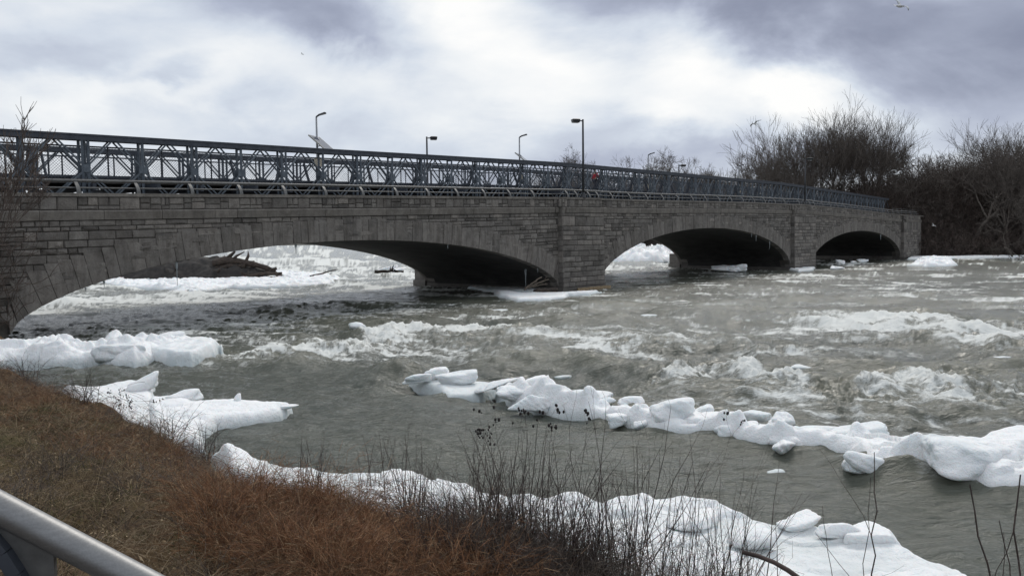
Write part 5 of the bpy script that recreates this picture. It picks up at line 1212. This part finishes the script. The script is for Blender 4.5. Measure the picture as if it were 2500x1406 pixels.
# tufts: tall stems springing from shared crowns
def tufts(name, nt_, per, seed, poly, L, rad, lean, m_, z=.8, rc=.10, segs=6, droop=.55):
    r = np.random.RandomState(seed); C0 = samp(poly, z)(r, nt_); tc = r.uniform(0, 1, nt_)
    idx = np.repeat(np.arange(nt_), r.randint(per[0], per[1], nt_)); q = C0[idx] + r.normal(size=(len(idx), 2))*rc
    f = lambda r_, n: q
    sc = (.6 + .8*r.random_sample(nt_))[idx]
    n = len(q); Z = bank_h(q[:, 0], q[:, 1]); p = np.stack([q[:, 0], q[:, 1], Z - .02], -1); az = np.arctan2(q[:, 1]-C0[idx, 1], q[:, 0]-C0[idx, 0]) + r.normal(size=n)*.5; le = lean*r.uniform(.2, 1.4, n); Ls = r.uniform(L[0], L[1], n)*sc
    d = np.stack([np.cos(az)*np.sin(le), np.sin(az)*np.sin(le), np.cos(le)], -1); P0, P1, A, B_ = [], [], [], []; rd = rad*r.uniform(.7, 1.4, n)
    for k in range(segs):
        e = p + d*(Ls/segs)[:, None]; P0.append(p); P1.append(e); A.append(rd*(1 - .13*k)); B_.append(rd*(1 - .13*(k+1))); 
        if k >= 2:
            m2 = r.random_sample(n) < .45; s2 = d[m2] + r.normal(size=(m2.sum(), 3))*.6; s2 /= np.linalg.norm(s2, axis=1)[:, None]; P0.append(e[m2]); P1.append(e[m2] + s2*(Ls[m2]*.16)[:, None]); A.append(rd[m2]*.6); B_.append(rd[m2]*.3)
        p = e; d = d + np.stack([r.normal(size=n)*.16 + np.cos(az)*droop*.12*k, r.normal(size=n)*.16 + np.sin(az)*droop*.12*k, r.normal(size=n)*.12 - droop*.10*k], -1); d /= np.linalg.norm(d, axis=1)[:, None]
    N = sum(len(a_) for a_ in P0); V, F = seg_mesh(np.concatenate(P0), np.concatenate(P1), np.concatenate(A), np.concatenate(B_), 3)
    return tag(mesh(name, V, F, m_, None, False, {'tint': r.uniform(0, 1, N).repeat(6)}), kind='stuff')
RUSTI = [(470, 1270), (580, 1215), (720, 1230), (900, 1265), (1050, 1320), (1200, 1400), (1380, 1560), (800, 1560), (560, 1430)]
tufts('rusty_tufts', 110, (30, 80), 51, RUSTI, (.25, .62), .0026, .55, M_RUST, .8)
tufts('edge_tufts', 60, (15, 40), 52, EDGEB, (.12, .36), .0026, .75, M_RUST, .7)
tufts('edge_tufts', 50, (15, 40), 57, EDGEB, (.12, .40), .0024, .75, M_GREYS, .7)
tufts('grey_brown_tufts', 120, (30, 70), 53, [(1020, 1290), (1230, 1360), (1500, 1450), (1900, 1560), (1700, 1700), (1200, 1500), (1000, 1380)], (.30, .75), .0026, .5, M_GREYS, .6)
tufts('bank_tufts', 130, (15, 45), 54, ALLB, (.15, .50), .0026, .8, M_GREYS, 1.1)
tufts('bank_tufts', 240, (25, 60), 55, ALLB, (.10, .34), .0026, 1.05, M_STRAW, 1.1)
strands('matted_straw', 16000, 58, samp(ALLB, .9, lambda x, y: sstep(.5, .62, fbm(x*1.4+9, y*1.4, 3, 95))), (.12, .34), .0024, 1.4, M_PALE, 3, .3)
# dead leaves and seed fluff caught in the grass
r = np.random.RandomState(9); q = samp(ALLB, .9)(r, 9000); z = bank_h(q[:, 0], q[:, 1]); n = len(q); a = r.uniform(0, 6.28, n); sz_ = r.uniform(.008, .022, n)
u = np.stack([np.cos(a), np.sin(a), r.normal(size=n)*.5], -1)*sz_[:, None]; v_ = np.stack([-np.sin(a), np.cos(a), r.normal(size=n)*.5], -1)*sz_[:, None]*.6; c0 = np.stack([q[:, 0], q[:, 1], z + r.uniform(.01, .08, n)], -1)
V = np.stack([c0 - u, c0 + v_, c0 + u, c0 - v_], 1).reshape(-1, 3); F = np.arange(4*n).reshape(-1, 4)
tag(mesh('leaf_litter', V, F, M_STRAW, None, False, {'tint': np.repeat(r.uniform(.0, 1, n), 4)}), kind='stuff')

def shrub(label, base, seed, n, hgt, spread=.35, rad=.0045, twigs=6, seeds=0, name='bare_shrub', cat='shrub', arch=0.0, m_=None, group='bare shrubs along the near bank', lean=(0, 0), buds=False):
    r = np.random.RandomState(seed); root = thing(name, label, cat, base, group); p0, p1, ra, rb = [], [], [], []; tips = []
    if name == 'bare_shrub': n = int(n*1.9); hgt *= 1.22; rad *= 1.35
    for k in range(n):
        az = r.uniform(0, 6.283); le = abs(r.normal())*spread; d = np.array([math.cos(az)*math.sin(le) + lean[0], math.sin(az)*math.sin(le) + lean[1], math.cos(le)]); d /= np.linalg.norm(d)
        q = np.array([r.normal()*.10, r.normal()*.10, -.05]); L = hgt*r.uniform(.5, 1.0); N = 9; R0 = rad*r.uniform(.7, 1.3)
        for s_ in range(N):
            d = d + r.normal(size=3)*.075; d[2] -= arch*s_*.03; d /= np.linalg.norm(d); q2 = q + d*L/N; w0 = R0*(1 - .8*s_/N); w1 = R0*(1 - .8*(s_+1)/N)
            p0.append(q); p1.append(q2); ra.append(w0); rb.append(w1)
            if buds and s_ > 1:
                for _ in range(2): e = r.normal(size=3); e /= np.linalg.norm(e); u_ = r.random_sample(); c = q + (q2-q)*u_; p0.append(c); p1.append(c + e*w0*2.2); ra.append(w0*1.0); rb.append(w0*.4)
            if s_ >= 2 and r.random_sample() < twigs/7:
                e = d + r.normal(size=3)*.42; e[2] += .15; e /= np.linalg.norm(e); t = q2; LL = L*r.uniform(.10, .32)*(1.1 - s_/N*.6)
                for j in range(3):
                    e2 = e + r.normal(size=3)*.12; e2 /= np.linalg.norm(e2); t2 = t + e2*LL/3; p0.append(t); p1.append(t2); ra.append(w1*.6*(1-.25*j)); rb.append(w1*.6*(1-.25*(j+1)))
                    if j == 1 and r.random_sample() < .6: f = e2 + r.normal(size=3)*.5; f /= np.linalg.norm(f); p0.append(t2); p1.append(t2 + f*LL*.35); ra.append(w1*.4); rb.append(w1*.2)
                    t = t2; e = e2
                tips.append(t)
            q = q2
        tips.append(q)
    V, F = seg_mesh(p0, p1, np.maximum(ra, .0009), np.maximum(rb, .0007), 4); mesh('stems', V, F, m_ or M_SHRUB, root, False, None, True)
    if seeds:
        W, Fi = ICO[2]; tips = sorted(tips, key=lambda t: -t[2])[:seeds*3]; V = []; FF = []; c = 0
        for t in tips[:seeds*2]:
            for _ in range(r.randint(2, 6)):
                s_ = r.uniform(.005, .012); V.append(W*s_*np.array([1, 1, 1.4]) + t + r.normal(size=3)*.018); FF.append(Fi + c); c += len(W)
        mesh('seed_heads', np.concatenate(V), np.concatenate(FF), M_SEED, root, False, None, True)
    return root
def onbank(px, py, z=.7):
    p = at(px, py, z)
    for _ in range(3): p = at(px, py, max(bz(p[0], p[1]), .1))
    return (p[0], p[1], max(bz(p[0], p[1]), .0) - .03)
SH = [('thin leafless shrub at the left end of the row in front of the shore ice', 760, 1225, 14, .85, .25, 4, 0), ('straight dark stalks rising left of the rusty weeds', 905, 1225, 7, .95, .10, 2, 0),
      ('bare shrub just right of the straight dark stalks', 1010, 1290, 16, .95, .30, 5, 0), ('shrub topped with black seed clusters, left of the middle', 1180, 1360, 18, 1.0, .40, 6, 4), ('fine-stemmed shrub between the two seed-topped shrubs', 1240, 1400, 18, 1.15, .30, 5, 2),
      ('shrub topped with black seed clusters, in the middle', 1330, 1420, 20, 1.2, .36, 6, 5), ('dense tangle of grey twigs at the bottom middle', 1430, 1460, 24, 1.0, .45, 7, 0), ('tall upright shrub right of the middle', 1520, 1470, 16, 1.5, .28, 6, 0),
      ('spreading tall shrub at the right of the row', 1640, 1500, 16, 1.65, .30, 6, 1), ('bushy bare shrub low at the right end of the row', 1730, 1500, 18, 1.15, .36, 6, 0), ('thin arching shrub at the right end of the row', 1800, 1520, 9, 1.35, .28, 5, 0),
      ('short twiggy shrub on the rusty weeds, bottom middle', 1100, 1420, 16, .8, .40, 5, 0)]
for k, (lab, px, py, n_, h_, sp_, tw, sd_) in enumerate(SH): shrub(lab, onbank(px, py), 700+k, n_, h_, sp_, .0042, tw, sd_)
gB = 'brambles along the top of the bank'
for k, (lab, px, py, n_, h_) in enumerate([('low bramble at the far left of the bank edge', 60, 930, 16, .8), ('bramble overhanging the left ice shelf', 215, 985, 18, .8), ('thorny bramble above the pointed ice shelf', 400, 1060, 22, .85), ('bramble tangle at the corner of the bank', 500, 1110, 24, .75), ('bramble on the bank over the shore ice', 640, 1190, 20, .7)]):
    shrub(lab, onbank(px, py), 800+k, int(n_*1.8), h_*1.1, .75, .0055, 7, 0, 'bramble', 'bramble', 1.0, M_SHRUB, gB)
shrub('plant with many small dark berries on the left bank', onbank(300, 1010), 821, 9, .95, .45, .004, 7, 16, 'berry_plant', 'plant', 0, None, None)
for k, (lab, px, py, n_, h_) in enumerate([('thin pale weed in the middle of the grassy bank', 250, 1180, 5, .55), ('dark stalk weed left of centre on the grassy bank', 430, 1215, 5, .5), ('wispy weed low on the grassy bank', 640, 1330, 8, .45), ('leaning dry weed at the left of the grassy bank', 80, 1120, 5, .6), ('twiggy weed near the foreground railing', 520, 1330, 7, .4)]):
    shrub(lab, onbank(px, py, 1.2), 840+k, n_, h_, .4, .003, 4, 0, 'dry_weed', 'weed', .2, None, 'dry weeds on the grassy bank')
# bigger budded saplings in the right foreground
def sapling(label, px0, py0, px1, py1, Y, rad, seed, n=1, twigs=3):
    b = np.array(atY(px0, py0, Y)); t = np.array(atY(px1, py1, Y)); d = t - b; L = np.linalg.norm(d)
    # carry the stem down to the bank
    g = b.copy(); dn = 0
    while g[2] > .45 and dn < 60: g = g - d/L*.03; dn += 1
    L = np.linalg.norm(t - g); r = np.random.RandomState(seed); root = thing('sapling', label, 'sapling', g, 'budded saplings at the lower right'); p0, p1, ra, rb = [], [], [], []
    N = 16; q = np.zeros(3)
    for k in range(N):
        u = (k+1)/N; q2 = (t-g)*u + np.array([math.sin(u*5+seed), 0, 0])*.012*L + r.normal(size=3)*.004*L; w0 = rad*(1-.65*k/N); w1 = rad*(1-.65*(k+1)/N); p0.append(q); p1.append(q2); ra.append(w0); rb.append(w1)
        for _ in range(2): e = r.normal(size=3); e /= np.linalg.norm(e); c = q + (q2-q)*r.random_sample(); p0.append(c); p1.append(c + e*w0*1.9); ra.append(w0*.8); rb.append(w0*.4)
        if r.random_sample() < twigs/16:
            e = (t-g)/L + r.normal(size=3)*.6; e /= np.linalg.norm(e); c = q2; 
            for j in range(5): e = e + r.normal(size=3)*.15; e[2] += .05; e /= np.linalg.norm(e); c2 = c + e*L*.06; p0.append(c); p1.append(c2); ra.append(w1*.6*(1-.12*j)); rb.append(w1*.6*(1-.12*(j+1))); c = c2
        q = q2
    V, F = seg_mesh(p0, p1, ra, rb, 7); mesh('stem', V, F, M_SHRUB, root, True, None, True); return root
sapling('thick budded stem at the right, cut off square at the top', 2432, 1420, 2370, 1182, 3.6, .0085, 1, twigs=1)
sapling('thick budded stem hugging the right edge of the picture', 2492, 1420, 2480, 1158, 3.5, .0085, 2, twigs=5)
sapling('slim budded stem rising over the right of the shore ice', 2140, 1425, 2124, 1100, 4.4, .0065, 3, twigs=2)
sapling('thin straight stem left of the slim budded stem', 2100, 1425, 2122, 1165, 4.6, .004, 4, twigs=1)
sapling('thin stem in front of the broad shore ice, left of the two slim stems', 2026, 1425, 2012, 1235, 4.8, .004, 5, twigs=2)
sapling('short leaning stem between the two thick right-hand stems', 2478, 1420, 2450, 1270, 3.7, .006, 6, twigs=2)
pts = [atY(x, y, Y) for x, y, Y in [(1812, 1347, 4.9), (1850, 1356, 4.9), (1890, 1372, 4.8), (1925, 1392, 4.75), (1960, 1418, 4.7), (1990, 1450, 4.6)]]
mb = MB(); mb.tube(pts, [.013, .014, .014, .015, .016, .016], 9); o = mb.build('dead_branch', M_SHRUB, None, True); tag(o, 'thick dark broken branch arching up from the bottom edge over the shore ice', 'branch')

# dark ivy-like tangle and sapling at the left abutment
tagT = thing('tangled_vine', 'dark leafless tangle covering the left end of the stone wall', 'vine', B(-1.5, -.5, .3)); r = np.random.RandomState(44); p0, p1, ra, rb = [], [], [], []
for k in range(460):
    q = np.array(B(r.uniform(-9, .05), -r.uniform(.15, 1.3), r.uniform(.2, 3.2))) - np.array(tagT.location); d = np.array([r.normal()*.4, r.normal()*.4, 1]); d /= np.linalg.norm(d)
    for s_ in range(7):
        d = d + r.normal(size=3)*.28; d[2] += .02; d /= np.linalg.norm(d); q2 = q + d*.33
        p0.append(q); p1.append(q2); ra.append(.012); rb.append(.009)
        for _ in range(2): e = d + r.normal(size=3)*.8; e /= np.linalg.norm(e); p0.append(q2); p1.append(q2 + e*.28); ra.append(.007); rb.append(.003)
        q = q2
V, F = seg_mesh(p0, p1, ra, rb, 3); mesh('stems', V, F, M_TWIGD, tagT, False, None, True)
def young_tree(label, base, seed, H_):
    T_, C_ = grow(seed, H_, spread=.36, trunk_r=.045, levels=5, multi=2, upw=.45, wig=.10, kids=(2, 3)); root = thing('young_tree', label, 'tree', base)
    k = H_/max(s[1][2] for s in T_ + C_)
    for nm, S_, m_ in (('trunk', T_, M_TWIGD), ('crown', C_, M_TWIGD)):
        V, F = seg_mesh(np.array([s[0] for s in S_])*k, np.array([s[1] for s in S_])*k, np.maximum([s[2] for s in S_], .006)*.8, np.maximum([s[3] for s in S_], .005)*.8, 4); mesh(nm, V, F, m_, root, False, None, True)
p = atY(-55, 800, 24.5); young_tree('bare young tree rising above the truss at the left edge', (p[0], p[1], .6), 13, 7.3)
print('done')
